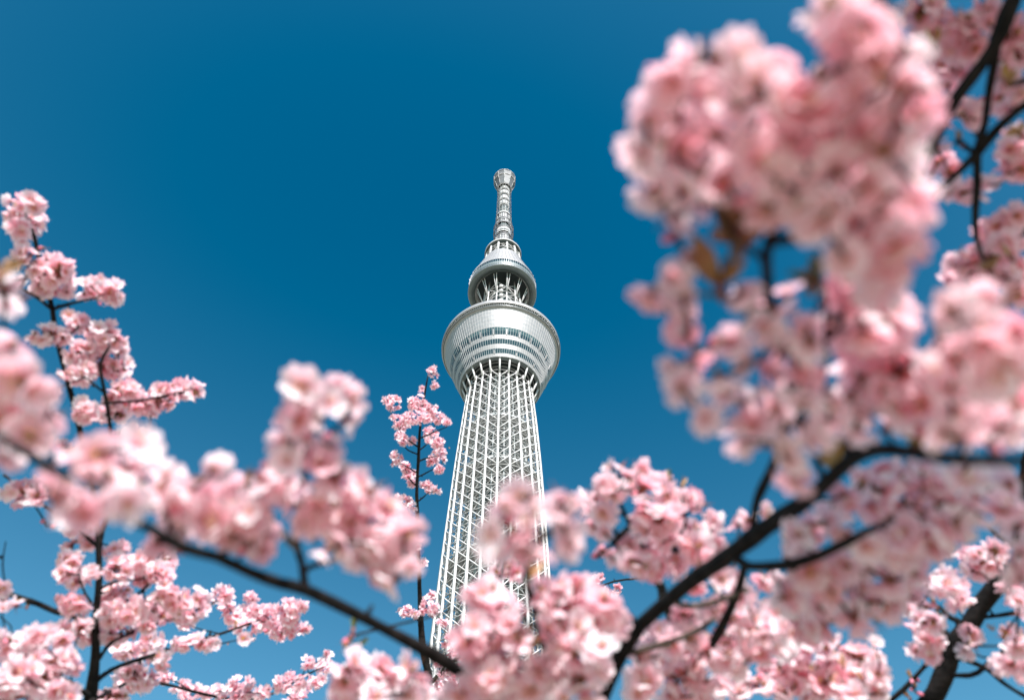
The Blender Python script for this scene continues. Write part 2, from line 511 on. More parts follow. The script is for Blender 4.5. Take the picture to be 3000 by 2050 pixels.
    for i in range(20):                                          # antenna panels round the mast
        a = 2 * PI * i / 20
        out = np.array([math.sin(a), -math.cos(a), 0])
        for z0, z1, r in ((477.5, 487.5, 5.65), (489, 499, 5.6), (522, 528.5, 4.95), (529.5, 536, 4.9)):
            if (i + int(z0)) % 3:
                box_between(mb, tp(r, a, z0), tp(r, a, z1), out, 0.9, 0.35, 2)
        for z in (541.5, 545, 548.5):
            if i % 2: box_between(mb, tp(3.2, a, z), tp(4.4, a, z + 2.4), np.array([0, 0, 1.0]) + out * .2, 0.7, 0.5, 2)
        for z0, z1 in ((586.3, 593.2), (576.2, 583.3), (565.9, 572.8), (555.0, 562.5)):
            bar(mb, tp(4.0, a, z0 + 1.7), tp(4.0, a, z0 - 0.3), 0.22, 4, 2)
    mb.build('mast', [M_MESHG, M_CORE, M_STEEL], tower)
    mb = MB()                                                     # open cage of rods and hoops round the mast
    prof = [(6.6, 477), (6.7, 498), (7.3, 508), (7.3, 516), (6.1, 526), (5.9, 537), (5.7, 553), (5.5, 575), (5.5, 586), (6.3, 593)]
    for i in range(16):
        a = 2 * PI * (i + .5) / 16
        for (r0, z0), (r1, z1) in zip(prof[:-1], prof[1:]):
            bar(mb, tp(r0, a, z0), tp(r1, a, z1), 0.11, 4)
    zr = np.arange(479, 593, 6.3)
    for z in zr:
        r = float(np.interp(z, [p[1] for p in prof], [p[0] for p in prof]))
        lathe(mb, [(r - .12, z), (r + .16, z), (r + .16, z + .3), (r - .12, z + .3)], 24, cx=TX, cy=TY, smooth=False)
    for r, z in ((7.5, 516), (7.5, 508), (7.0, 498), (6.3, 526)):
        lathe(mb, [(r - .5, z), (r + .1, z), (r + .1, z + .7), (r - .5, z + .7)], 24, cx=TX, cy=TY, smooth=False)
    mb.build('mast_cage', M_MESHG, tower)
    mb = MB()
    lathe(mb, [(5.9, 592), (7.4, 600.5), (8.9, 606), (9.25, 614.1)], 10, phase=0.3, cx=TX, cy=TY, smooth=False)
    lathe(mb, [(9.25, 614.1), (8.7, 614.3), (8.4, 606), (6.9, 600.5), (5.5, 592)], 10, mi=0, phase=0.3, cx=TX, cy=TY, smooth=False)
    lathe(mb, [(3.0, 598.0), (5.6, 599.5), (6.2, 603.0), (5.0, 606), (2.6, 606.5)], 18, mi=1, cx=TX, cy=TY)
    for i in range(10):
        a = 2 * PI * i / 10 - 0.3 + PI / 2
        for (r0, z0), (r1, z1) in (((5.95, 592), (7.5, 600.5)), ((7.5, 600.5), (9.0, 606)), ((9.0, 606), (9.4, 614.3))):
            bar(mb, tp(r0, a, z0), tp(r1, a, z1), 0.15, 4, 1)
    for r, z in ((9.3, 614.0), (8.9, 606), (5.9, 592)):
        lathe(mb, [(r - .25, z), (r + .25, z), (r + .25, z + .45), (r - .25, z + .45)], 20, mi=1, phase=0.3, cx=TX, cy=TY, smooth=False)
    mb.build('mast_head', [M_HEAD, M_STEEL], tower)
build_tower()

# ---------------------------------------------------------------- blossoms
FD = 0.036                                     # flower diameter in metres

def petal_grid(nu, nv, phi, open_, rs):
    """one petal; returns verts, faces, along"""
    us = np.linspace(0.06, 1, nu); vs = np.linspace(-1, 1, nv)
    V, A = [], []
    curl = rs.normal(0, 0.10); tw = rs.normal(0, 0.12)
    for u in us:
        w = 0.385 * (u ** 0.85) * max(0.0, 1.0 - u ** 5) ** 0.42 + 0.02
        if u == 1: w = 0.15
        for v in vs:
            L = 0.52 * (u - 0.09 * (1 - abs(v)) * u ** 8)
            y = w * v * 0.80
            z = open_ * L + (0.18 + curl) * L * L * (1.0 if open_ < 0.6 else -0.9) + 0.28 * w * v * v + tw * v * L * 0.6
            L2 = L * math.cos(min(1.0, open_ * 0.75))
            V.append((L2 * math.cos(phi) - y * math.sin(phi), L2 * math.sin(phi) + y * math.cos(phi), z)); A.append(u)
    F = [(i * nv + k, i * nv + k + 1, (i + 1) * nv + k + 1, (i + 1) * nv + k) for i in range(nu - 1) for k in range(nv - 1)]
    return np.array(V), F, np.array(A)

def flower_proto(lod, open_, seed):
    rs = np.random.default_rng(seed)
    nu, nv = {0: (6, 5), 1: (4, 3), 2: (3, 3)}[lod]
    V, F, Mi, A = [], [], [], []
    n = 0
    def put(v, f, mi, al):
        nonlocal n
        V.append(v); F.extend([tuple(i + n for i in q) for q in f]); Mi.extend([mi] * len(f)); A.append(al); n += len(v)
    for p in range(5):
        v, f, a = petal_grid(nu, nv, 2 * PI * p / 5 + rs.normal(0, 0.09), open_ + rs.normal(0, 0.13), rs)
        v[:, 2] += 0.012 * (p % 2)
        put(v, f, 0, a)
    k = 6 if lod < 2 else 4
    a = np.arange(k) * 2 * PI / k
    put(np.vstack([np.stack([0.055 * np.cos(a), 0.055 * np.sin(a), np.full(k, 0.045)], 1), [[0, 0, 0.02]]]),
        [(i, (i + 1) % k, k) for i in range(k)], 1, np.zeros(k + 1))
    if lod < 2:
        ns = 14 if lod == 0 else 6
        for s in range(ns):
            an = rs.uniform(0, 2 * PI); sp = rs.uniform(0.05, 0.2); h = rs.uniform(0.14, 0.27)
            t = np.array([sp * math.cos(an), sp * math.sin(an), h]); b = t * 0.15
            e = np.array([-math.sin(an), math.cos(an), 0]) * 0.008
            if lod == 0:
                put(np.array([b - e, b + e, t]), [(0, 1, 2)], 0, np.full(3, 0.8))
            q = 0.022 if lod == 0 else 0.032
            put(t + q * np.array([[1, 0, 0], [0, 1, 0], [-1, 0, 0], [0, -1, 0], [0, 0, 1], [0, 0, -1]]),
                [(0, 1, 4), (1, 2, 4), (2, 3, 4), (3, 0, 4), (1, 0, 5), (2, 1, 5), (3, 2, 5), (0, 3, 5)], 2, np.zeros(6))
        k = 5
        a = np.arange(k) * 2 * PI / k
        rings = [(0.10, 0.02), (0.075, -0.08), (0.05, -0.24), (0.018, -0.28), (0.014, -0.5)]
        vv = np.vstack([np.stack([r * np.cos(a), r * np.sin(a), np.full(k, z)], 1) for r, z in rings])
        put(vv, [(i * k + j, i * k + (j + 1) % k, (i + 1) * k + (j + 1) % k, (i + 1) * k + j) for i in range(4) for j in range(k)], 3, np.zeros(len(vv)))
    return np.vstack(V), F, Mi, np.concatenate(A)

def bud_proto(seed):
    rs = np.random.default_rng(seed); k = 6
    a = np.arange(k) * 2 * PI / k
    rings = [(0.01, 0.42, 4), (0.10, 0.34, 4), (0.16, 0.20, 4), (0.13, 0.04, 4), (0.08, -0.06, 3), (0.05, -0.2, 3), (0.015, -0.25, 3), (0.014, -0.7, 3)]
    V = np.vstack([np.stack([r * np.cos(a), r * np.sin(a), np.full(k, z)], 1) for r, z, _ in rings])
    F, Mi = [], []
    for i in range(len(rings) - 1):
        for j in range(k):
            F.append((i * k + j, i * k + (j + 1) % k, (i + 1) * k + (j + 1) % k, (i + 1) * k + j)); Mi.append(rings[i + 1][2])
    return V, F, Mi, np.repeat([0.9, 0.8, 0.6, 0.3, 0, 0, 0, 0], k)

OPEN = (0.05, 0.15, 0.25, 0.40, 0.62, 0.30)
PROTO = {l: [flower_proto(l, o, 100 * l + i) for i, o in enumerate(OPEN)] for l in range(3)}
BUDS = [bud_proto(900 + i) for i in range(3)]

def basis(n):
    n = n / (np.linalg.norm(n) + 1e-9)
    r = RNG.normal(size=3); t = np.cross(n, r); t /= np.linalg.norm(t) + 1e-9
    return np.stack([t, np.cross(n, t), n], 1)

def place(mb, proto, pos, nrm, size, tintv):
    V, F, Mi, A = proto
    mb.add(V @ basis(nrm).T * size + pos, F, Mi, True, np.stack([A, np.full(len(A), tintv)], 1))

RIGHT = np.array([1.0, 0, 0])
FWD = np.array([0, math.cos(PITCH), math.sin(PITCH)])
UP = np.array([0, -math.sin(PITCH), math.cos(PITCH)])

def at(x, y, d):
    """the point d metres from the eye that the photograph shows at (x, y)"""
    v = RIGHT * (x - 1500) / FPX - UP * (y - 1025) / FPX + FWD
    return EYE + d * v / np.linalg.norm(v)

def blob(mb, c, rad, d, vax, lod, dens=1.0, budf=0.06, deep=0.0, size=1.0):
    """flowers over a lumpy ball with half axes rad (along RIGHT, UP-ish, view)"""
    f = FD * size * (1.02 if d < 0.6 else 1.0)
    cover = 2.3 * rad[0] * rad[1] / ((f / 2) ** 2)
    n = max(1, int(round(cover * dens * ((1.12 if d < 0.6 else 1.05) if lod == 0 else 1.55))))
    inn = np.maximum(rad - f * 0.43, rad * 0.12)
    fit = min(1.0, max(0.76, 1.15 * (rad[0] + rad[1]) / f))
    ax = np.stack(vax, 1)
    for i in range(n):
        u = RNG.normal(size=3); u /= np.linalg.norm(u)
        rr = RNG.uniform(0.35, 1.12) ** 0.6 * (1.3 if n > 6 and RNG.uniform() < 0.14 else 1.0)
        off = ax @ (u * inn * rr)
        nrm = ax @ (u / np.maximum(rad, 1e-4))
        nrm = nrm / (np.linalg.norm(nrm) + 1e-9) + RNG.normal(0, 0.5, 3)
        if n <= 3:
            nrm = -vax[2] * RNG.uniform(-0.2, 1.0) + RNG.normal(0, 0.6, 3) + np.array([0, 0, -0.1])
        s = f * RNG.uniform(0.84, 1.14) * fit
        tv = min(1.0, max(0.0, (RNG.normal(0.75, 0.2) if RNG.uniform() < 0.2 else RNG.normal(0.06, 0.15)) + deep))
        if RNG.uniform() < budf:
            place(mb, BUDS[RNG.integers(3)], c + off * 1.05, nrm, s * 0.85, tv)
        else:
            place(mb, PROTO[lod][RNG.integers(6)], c + off, nrm, s, tv)

def leaf(mb, p, dirn, L, mi):
    B = basis(dirn)
    V, F = [], []
    for i, (t, w) in enumerate(((0, .04), (.25, .16), (.55, .2), (.8, .12), (1, .01))):
        for v in (-1, 0, 1):
            V.append(B @ np.array([w * v, 0.10 * abs(v) + 0.18 * t * t, t]) * L + p)
    for i in range(4):
        for k in range(2):
            F.append((i * 3 + k, i * 3 + k + 1, (i + 1) * 3 + k + 1, (i + 1) * 3 + k))
    mb.add(V, F, mi)

class Tree:
    def __init__(s, label, base, lod, wf=1.0, group='flowering cherry trees'):
        s.wf = wf
        s.root = empty('cherry_tree', base, label, 'tree', group)
        s.base = np.array(base, float)
        s.br = []                 # [mesh builder, material, name]
        s.pts, s.own = [], []     # samples of all wood and which branch they belong to
        s.rad = []
        s.lod = lod
        s.entries, s.groups = [], []
        s.leaves = []
    def wood(s, pts, name='branch', m=M_BARK, sides=10, world=False, attach=True):
        """pts: (x, y, d, width in photo pixels)"""
        if world:
            P = np.array([p[:3] for p in pts], float); R = np.array([p[3] for p in pts], float)
        else:
            P = np.array([at(*p[:3]) for p in pts]); R = np.array([p[3] * p[2] / FPX / 2 * s.wf for p in pts])
        L = np.linalg.norm(np.diff(P, axis=0), axis=1).sum()
        P, R = spline(P, R, max(0.012, min(0.06, L / 40)))
        n = len(P)
        # cherry wood: slow swellings, nodes and a slight wander
        wob = RNG.normal(size=(n, 3)); 
        for _ in range(2): wob = (np.roll(wob, 1, 0) + wob + np.roll(wob, -1, 0)) / 3
        wob[0] = wob[-1] = 0
        P = P + wob * R[:, None] * 0.35
        sw = RNG.normal(size=n); sw = (np.roll(sw, 1) + sw + np.roll(sw, -1)) / 3
        R = R * (1 + 0.13 * sw)
        mb = MB(); tube(mb, P, R, sides, 0, knots=0.03)
        # short spurs on the bark
        for i in range(2, n - 2, 5):
            if RNG.uniform() < 0.35 and R[i] < 0.03:
                dv = RNG.normal(size=3); T = P[i + 1] - P[i - 1]; dv -= T * np.dot(dv, T) / (np.dot(T, T) + 1e-9)
                dv /= np.linalg.norm(dv) + 1e-9
                l = RNG.uniform(0.006, 0.014) + R[i]
                tube(mb, [P[i], P[i] + dv * l * 0.6, P[i] + dv * l + np.array([0, 0, 0.003])], [0.0035, 0.0030, 0.0015], 6, 0)
        s.br.append([mb, m, name])
        if attach:
            s.pts.append(P); s.own += [len(s.br) - 1] * n; s.rad += list(R)
        return P
    def blossoms(s, text, d, dens=1.0, group=None, lod=None, deep=0.0, budf=0.06, jit=0.05, size=1.0):
        """text: 'x y rx ry[ d]' entries split by commas; each entry a clump of flowers at its own distance"""
        for t in text.replace('\n', ' ').split(','):
            w = t.split()
            if not w: continue
            w = [float(a) for a in w]
            dd = w[4] if len(w) > 4 else d * (1 + RNG.uniform(-jit, jit))
            s.entries.append((w[0], w[1], w[2], w[3] if len(w) > 3 else w[2], dd, dens, lod if lod is not None else s.lod, deep, budf, size))
    def leaf_shoot(s, x, y, d, n=3, L=0.02, green=False, up=None):
        s.leaves.append((x, y, d, n, L, green, up))
    def finish(s, cell=None, twig_r=(0.0019, 0.0012)):
        ent = [(e, at(e[0], e[1], e[4])) for e in s.entries]
        # twigs: each clump joins the nearest wood, or the nearest clump already joined
        P = np.concatenate(s.pts); own = list(s.own)
        todo = list(range(len(ent)))
        near = lambda c: np.min(np.sum((P - c) ** 2, 1))
        best = {i: (np.min(np.sum((P - ent[i][1]) ** 2, 1)), int(np.argmin(np.sum((P - ent[i][1]) ** 2, 1)))) for i in todo}
        allp = P.copy()
        allp = [p for p in P]
        while todo:
            i = min(todo, key=lambda k: best[k][0]); todo.remove(i)
            d2, j = best[i]
            a, b = allp[j], ent[i][1]
            L = math.sqrt(d2)
            mid = (a + b) / 2 + RNG.normal(0, 0.07, 3) * L + np.array([0, 0, -0.06 * L])
            n = max(3, int(L / 0.015))
            Q, R = spline([a, mid, b], [twig_r[0], (twig_r[0] + twig_r[1]) / 2, twig_r[1]], L / n)
            tube(s.br[own[j]][0], Q, R, 6, 0, knots=0.05)
            base = len(allp)
            for q in Q[len(Q) // 3:]:
                allp.append(q); own.append(own[j])
            new = np.array(allp[base:])
            for k in todo:
                dd = np.sum((new - ent[k][1]) ** 2, 1) * 1.15
                m = int(np.argmin(dd))
                if dd[m] < best[k][0]: best[k] = (dd[m], base + m)
        for mb, m, name in s.br:
            mb.build(name, m, s.root)
        # group the clumps into clusters
        groups = []
        for e, c in ent:
            for g in groups:
                if cell and np.linalg.norm(g[0] - c) < cell:
                    g[1].append((e, c)); break
            else:
                groups.append((c, [(e, c)]))
        s.nclusters = len(groups)
        for c0, items in groups:
            mb = MB()
            for (x, y, rx, ry, d, dens, lod, deep, budf, size), c in items:
                v = (c - EYE) / np.linalg.norm(c - EYE)
                r_ = np.cross(v, UP); r_ /= np.linalg.norm(r_)
                u_ = np.cross(r_, v)
                rad = np.array([rx, ry, 0.8 * (rx + ry) / 2]) * d / FPX
                blob(mb, c, rad, d, (r_, u_, v), lod, dens, budf, deep, size)
                if RNG.uniform() < 0.3 and min(rad) > FD * 0.55:                          # bronze young leaves and bud scales among the flowers
                    p = c + (r_ * RNG.normal(0, .6) * rad[0] + u_ * RNG.normal(0, .6) * rad[1] - v * rad[2] * RNG.uniform(0, .7))
                    q = RNG.normal(size=3) + np.array([0, 0, 1.2])
                    for _ in range(RNG.integers(2, 4)): leaf(mb, p, q + RNG.normal(0, 0.5, 3), RNG.uniform(0.008, 0.015), 5)
            mb.build('blossom_cluster', FLOWER_MATS, s.root)
        for x, y, d, n, L, green, up in s.leaves:
            c = at(x, y, d); mb = MB()
            upv = np.array(up if up else (0, -0.3, 1.0), float)
            for i in range(n):
                leaf(mb, c, upv + RNG.normal(0, 0.45, 3), L * RNG.uniform(0.7, 1.2), 6 if green else 5)
            tube(mb, [c - upv / np.linalg.norm(upv) * L * 0.5, c], [0.0022, 0.0030], 6, 3)
            mb.build('leaf_shoot', FLOWER_MATS, s.root)
# -----------------------------------------------------------------------------------------------

def stem_to_ground(base, top, r0, r1, bend=(0, 0)):
    b, t = np.array(base, float), np.array(top, float)
    m1 = b * 0.6 + t * 0.4 + np.array([bend[0], bend[1], 0.0])
    return [(*b, r0 * 1.25), (*(b * 0.9 + t * 0.1 + np.array([bend[0], bend[1], 0]) * 0.4), r0), (*m1, (r0 + r1) / 2), (*t, r1)]

# ---- the tree on the left
t = Tree('cherry tree at left with an upright dark stem and many small airy pink clusters', (-0.80, 1.40, 0), 1, 0.90)
D = 1.9
stem = [(265, 2050, D, 34), (277, 1905, D, 26), (280, 1779, D, 21), (292, 1693, D, 18), (292, 1603, D, 16), (285, 1522, D, 15), (262, 1400, D, 14),
        (242, 1300, D, 14), (227, 1227, D, 14), (203, 1138, D, 13), (177, 1034, D, 13), (161, 953, D, 13), (156, 906, D, 13), (140, 840, D, 12),
        (118, 764, D, 11), (102, 698, D, 10), (80, 640, D, 6)]
top = at(265, 2050, D)
t.wood(stem_to_ground(t.base, top, 0.032, 0.0134, (0.03, 0.0)), 'trunk', sides=12, world=True)
t.wood(stem, 'branch')
t.wood([(292, 1603, D, 14), (302, 1552, D, 12), (322, 1492, D, 11), (324, 1380, D, 10), (322, 1250, D * .98, 10), (305, 1147, D * .97, 10), (293, 1067, D * .97, 9), (321, 1015, D * .97, 7)])
t.wood([(156, 906, D, 9), (215, 887, D * .98, 8), (279, 873, D * .97, 6)])
t.wood([(150, 905, D, 9), (90, 858, D * .97, 8), (30, 835, D * .95, 6)])
t.wood([(175, 1020, D, 8), (198, 985, D, 7), (232, 960, D, 5)])
t.wood([(305, 1180, D * .97, 9), (345, 1178, D * .97, 8), (425, 1171, D * .95, 7), (567, 1138, D * .94, 4)])
t.wood([(302, 1147, D * .97, 7), (275, 1125, D * .97, 6), (250, 1105, D * .96, 5)])
t.wood([(285, 1600, D, 10), (222, 1547, D * 1.02, 9), (151, 1497, D * 1.04, 8), (55, 1426, D * 1.05, 7), (10, 1390, D * 1.05, 7)])
t.wood([(275, 1850, D, 13), (247, 1820, D, 13), (170, 1790, D, 14), (90, 1760, D, 14), (-40, 1715, D, 13)])
t.wood([(268, 2010, D, 18), (300, 1980, D, 15), (350, 1950, D * 1.05, 12), (453, 1915, D * 1.12, 11), (645, 1855, D * 1.25, 8), (760, 1815, D * 1.32, 5)])
t.wood([(290, 1930, D, 10), (330, 1880, D, 9), (420, 1838, D * 1.05, 8), (505, 1815, D * 1.1, 7), (560, 1810, D * 1.15, 6), (635, 1758, D * 1.2, 5)])
t.wood([(283, 1735, D, 9), (330, 1705, D, 8), (420, 1695, D, 5)])
t.wood([(300, 1800, D, 7), (400, 1740, D, 9), (455, 1690, D, 8)])
t.wood([(268, 1765, D, 7), (250, 1740, D, 7), (235, 1700, D, 5)])
t.wood([(265, 2040, D, 16), (205, 2000, D * .95, 13), (160, 1975, D * .93, 11), (100, 1930, D * .9, 10), (40, 1890, D * .88, 8)])
t.wood([(270, 2048, D, 10), (320, 2025, D * 1.1, 10), (400, 1990, D * 1.2, 9), (448, 1995, D * 1.3, 8), (550, 2020, D * 1.4, 8), (650, 2042, D * 1.45, 7), (760, 2050, D * 1.5, 6)])
t.wood([(700, 2048, D * 1.47, 6), (800, 2030, D * 1.48, 6), (880, 1985, D * 1.48, 6), (940, 1955, D * 1.48, 4)])
t.wood([(90, 1930, D * .9, 4), (40, 1870, D * .95, 4), (30, 1830, D, 3), (0, 1805, D, 3)])
t.wood([(20, 1760, D, 5), (18, 1735, D, 4), (8, 1655, D, 3.5), (17, 1585, D, 2.5)], attach=False)
t.wood([(205, 2000, D * .95, 5), (215, 1960, D * .95, 4), (210, 1930, D * .95, 3)])
t.blossoms("""75 645 48 70, 95 600 28 32, 55 670 30 30, 85 770 36 52, 157 810 60 72, 175 790 40 40, 120 850 30 30, 42 820 22, 270 845 38 32, 320 858 45 40,
 290 830 30 28, 132 978 42 38, 182 990 24 24, 232 950 40 32, 200 925 16, 300 995 60 50, 345 1000 28 40, 235 1040 40 40, 225 1090 45 42, 270 1070 48 50, 345 1060 42 48,
 370 1140 50 38, 400 1180 55 40, 330 1170 30 25, 470 1165 48 45, 540 1145 52 40, 575 1150 26 26, 440 1200 30 26, 250 1205 36 38, 300 1215 28 26, 225 1110 18, 150 1155 18, 345 1215 35 24""", D)
t.blossoms("380 1275 60 28, 420 1290 36 22, 65 1443 52 38, 110 1450 28 26, 232 1570 50 36, 265 1590 30 30, 210 1600 26 22, 205 1640 36 30, 225 1690 45 32, 190 1680 28 26, 270 1675 20 18", D)
t.blossoms("340 1610 35 30, 345 1665 34 34, 370 1650 24 24, 450 1645 55 40, 470 1680 40 36, 425 1680 40 36, 480 1620 24 22, 215 1766 45 32, 190 1755 22 20, 245 1780 22 22, 335 1735 38 26, 310 1745 20", D)
t.blossoms("330 1805 50 40, 385 1800 42 45, 350 1850 60 34, 275 1845 45 34, 240 1840 26, 505 1750 50 45, 560 1765 48 45, 480 1785 36 34, 530 1800 42 28, 430 1825 34 26, 590 1780 22, 450 1770 30 28", D)
t.blossoms("545 1825 26 22, 655 1740 36 32, 690 1800 44 40, 720 1845 38 34, 745 1790 34 34, 735 1750 24 20, 790 1815 40 40, 850 1790 48 42, 880 1775 24 22, 840 1845 50 32, 890 1840 28 18, 815 1850 30 26, 665 1775 24 20", 2.5, lod=2)
t.blossoms("575 1880 55 28, 530 1890 28 22, 620 1890 26 20, 712 1870 18, 370 1905 32 26, 345 1895 16, 443 1890 38 38, 460 1925 30 24, 480 1942 28 20, 390 1970 40 34, 420 2000 36 34, 360 2005 36 32, 335 2038 36 22, 300 2040 20", 2.2)
t.blossoms("485 1985 24 20, 530 2010 26 22, 565 2025 36 28, 600 2030 24 20, 660 2015 34 26, 700 2010 40 30, 735 2025 24 24, 770 2025 28 26, 690 2040 44 18, 830 2000 28 26, 870 1990 36 32, 885 2020 30 24, 900 1940 28 22, 950 1950 32 24, 935 1995 24 24, 860 2045 40 16, 960 1915 16 14", 2.8, lod=2)
t.blossoms("115 1865 48 34, 80 1880 36 30, 45 1900 46 44, 20 1870 24 28, 170 1935 46 36, 130 1925 36 28, 60 1970 54 44, 120 1990 46 40, 20 2000 40 44, 90 2035 60 30, 160 2020 26 28, 205 2030 24 22, 10 2045 36 20, 215 1960 22 18", 1.55, deep=0.05)
t.blossoms("5 1785 14, 6 1720 18 22, 10 1760 12, 45 1770 20 16, 185 1840 20 26, 180 1870 26 20, 190 1905 18 14", 1.8, budf=0.15)
t.blossoms("190 1310 24 22, 205 1325 16, 130 1525 22 18, 160 1540 20 14, 290 885 12 8", D, budf=0.75, deep=0.5, dens=0.6)
for x, y in ((80, 1775), (350, 880), (480, 1590), (195, 1690), (690, 1830)): t.leaf_shoot(x, y, D, 3, 0.012)
t.finish()

# ---- the near tree of the long slanting branch (lower left to bottom centre)
t = Tree('near cherry with a long slanting dark branch of large soft blossoms across lower left', (0.10, 0.72, 0), 0, 0.92)
jb = at(1640, 2090, 1.0)
t.wood(stem_to_ground(t.base, jb, 0.05, 0.0225, (0.05, 0.03)), 'trunk', sides=14, world=True)
t.wood([(1640, 2090, 1.0, 50), (1621, 1944, .97, 40), (1598, 1881, .95, 34), (1581, 1819, .92, 28), (1559, 1757, .88, 24), (1545, 1690, .8, 20), (1550, 1600, .65, 14)])
t.wood([(1636, 2085, 1.0, 44), (1520, 2060, .98, 42), (1399, 1995, .95, 38), (1305, 1938, .92, 37), (1223, 1894, .89, 36), (1109, 1837, .86, 34), (1015, 1787, .83, 34),
        (895, 1724, .78, 36), (826, 1705, .75, 32), (735, 1673, .72, 32), (630, 1623, .685, 31), (534, 1598, .655, 30), (428, 1542, .63, 29), (322, 1502, .61, 27),
        (240, 1440, .60, 24), (156, 1371, .58, 25), (50, 1305, .55, 24), (0, 1280, .54, 23), (-160, 1190, .5, 20)])
t.wood([(895, 1724, .78, 26), (883, 1648, .77, 21), (870, 1585, .76, 20), (876, 1491, .73, 20), (889, 1440, .71, 19), (895, 1350, .68, 17), (905, 1290, .66, 15), (945, 1214, .64, 13)])
t.wood([(872, 1610, .76, 16), (850, 1590, .75, 18), (820, 1554, .74, 17), (790, 1510, .72, 16), (788, 1475, .71, 16), (782, 1485, .71, 13), (757, 1434, .70, 14), (719, 1420, .69, 12)], m=M_BARK_PALE_LIT)
t.wood([(888, 1680, .79, 16), (905, 1660, .78, 18), (952, 1648, .77, 18), (1008, 1636, .76, 14)])
t.wood([(508, 1588, .655, 12), (530, 1572, .73, 12), (552, 1562, .72, 8)])
t.wood([(1457, 1660, 1.6, 9), (1470, 1625, 1.55, 7), (1482, 1590, 1.5, 5)], attach=False)
N0 = .64
t.blossoms("886 1132 58 56 .62, 975 1140 50 46, 1015 1175 50 52, 1020 1230 42 48, 960 1185 40 40, 870 1232 62 48 .63, 900 1210 46 40, 830 1285 42 32, 905 1290 40 40, 965 1270 44 44, 975 1310 40 34, 895 1345 55 42, 840 1350 30 30, 940 1360 45 40", N0, jit=0.03)
t.blossoms("800 1400 60 50, 835 1390 40 45, 760 1410 34 36, 850 1440 40 40, 855 1480 36 34, 820 1450 30 30", .68, jit=0.03)
t.blossoms("983 1400 66 56, 940 1430 60 55, 1040 1420 60 50, 1078 1450 62 60, 1000 1480 70 60, 920 1490 58 55, 890 1530 42 40, 960 1550 60 54, 1040 1530 66 60, 1120 1490 64 56, 1150 1530 66 60, 1185 1560 52 52, 1090 1570 66 56, 1000 1590 50 44, 1060 1630 62 46, 1140 1610 62 56, 1190 1620 46 50, 1120 1670 56 46, 1095 1700 40 36, 1150 1700 46 46, 1205 1650 36 44, 915 1560 40 40, 955 1610 40 30", .68, jit=0.05)
t.blossoms("735 1510 42 44, 745 1570 48 48, 720 1610 40 36, 775 1560 28 40, 765 1610 30 30", .71)
t.blossoms("484 1390 40 42, 470 1430 48 50, 510 1460 56 52, 540 1500 60 50, 490 1510 44 44, 500 1530 36 30, 625 1370 48 44, 600 1400 56 50, 650 1420 54 46, 590 1460 62 52, 560 1440 46 40, 660 1470 56 48, 700 1490 58 50, 640 1520 66 46, 590 1525 62 40, 690 1550 58 44, 740 1500 36 40, 725 1577 34 42, 660 1590 46 28, 700 1430 36 30, 480 1350 24 34, 545 1535 40 34", .69)
t.blossoms("508 1590 28 30, 520 1615 26 24, 455 1590 20 16", .71, budf=0.55, deep=0.5)
t.blossoms("282 1325 66 46, 330 1310 44 40, 403 1310 58 48 .62, 420 1340 46 44, 240 1340 50 44, 191 1411 60 52 .55, 165 1390 40 36, 327 1395 60 48 .57, 260 1400 42 36, 370 1380 50 44, 176 1470 55 46 .55, 230 1455 50 36 .56, 272 1475 46 34 .57, 378 1477 52 50 .57, 340 1440 40 30, 240 1510 44 36 .56, 200 1515 40 36, 400 1480 36 36, 310 1470 24 24", .65, jit=0.04)
t.blossoms("30 1010 46 44, 40 1060 50 50, 15 1090 40 50, 60 1110 60 46, 85 1140 40 36, 30 1150 56 50, 50 1200 60 55, 20 1230 50 50, 95 1200 46 44, 145 1155 36 40, 150 1200 34 34, 120 1240 48 40, 85 1280 60 44, 40 1270 46 36, 12 1340 20 30, 130 1285 36 26, 165 1230 20 30", .66, deep=0.04)
t.blossoms("12 845 24 36, 18 890 28 30, 62 872 28 22, 5 800 14 20", .75, deep=0.3)
t.leaf_shoot(6, 800, .74, 4, 0.022); t.leaf_shoot(12, 860, .74, 3, 0.018)
t.blossoms("1027 1950 52 46, 1010 1990 44 44, 1070 1970 50 46, 1110 1960 48 44, 1150 1975 50 46, 1200 1965 42 46, 1215 2000 40 42, 1130 2020 62 40, 1050 2025 58 36, 1190 2035 56 30, 1000 2035 40 24, 1240 2035 30 26, 1090 2045 60 20", 1.05)
t.blossoms("1022 1865 14 20, 1010 1885 14 12", 1.1, budf=0.9, deep=0.4, dens=0.7)
t.leaf_shoot(1035, 1838, 1.08, 4, 0.019, True); t.leaf_shoot(1053, 1892, 1.08, 3, 0.014, True); t.leaf_shoot(1020, 1880, 1.08, 3, 0.014)
# in front of the tower and the bottom centre
t.blossoms("1475 1475 44 44, 1520 1455 38 36, 1560 1462 40 38, 1480 1520 48 38, 1545 1560 52 44, 1500 1560 40 40, 1440 1565 38 40, 1575 1590 42 40, 1530 1615 36 30, 1450 1600 22 20", .56, jit=0.03)
t.blossoms("1635 1455 38 36, 1680 1465 32 38, 1650 1505 42 40, 1655 1550 42 44, 1667 1600 32 28, 1630 1500 24 30", .58, jit=0.03)
t.blossoms("1400 1745 52 50, 1440 1730 50 44, 1474 1780 60 54, 1420 1790 44 44, 1390 1830 46 46, 1417 1870 62 54, 1370 1880 40 46, 1502 1830 52 44, 1460 1860 50 40, 1468 1925 62 52, 1400 1930 52 44, 1520 1880 40 36, 1445 1990 66 50, 1390 2000 50 44, 1500 1980 52 46, 1360 2030 52 34, 1430 2035 64 30, 1547 2023 70 44, 1580 1960 50 46, 1500 2040 50 26, 1540 1790 34 34, 1310 2040 40 22", .88)
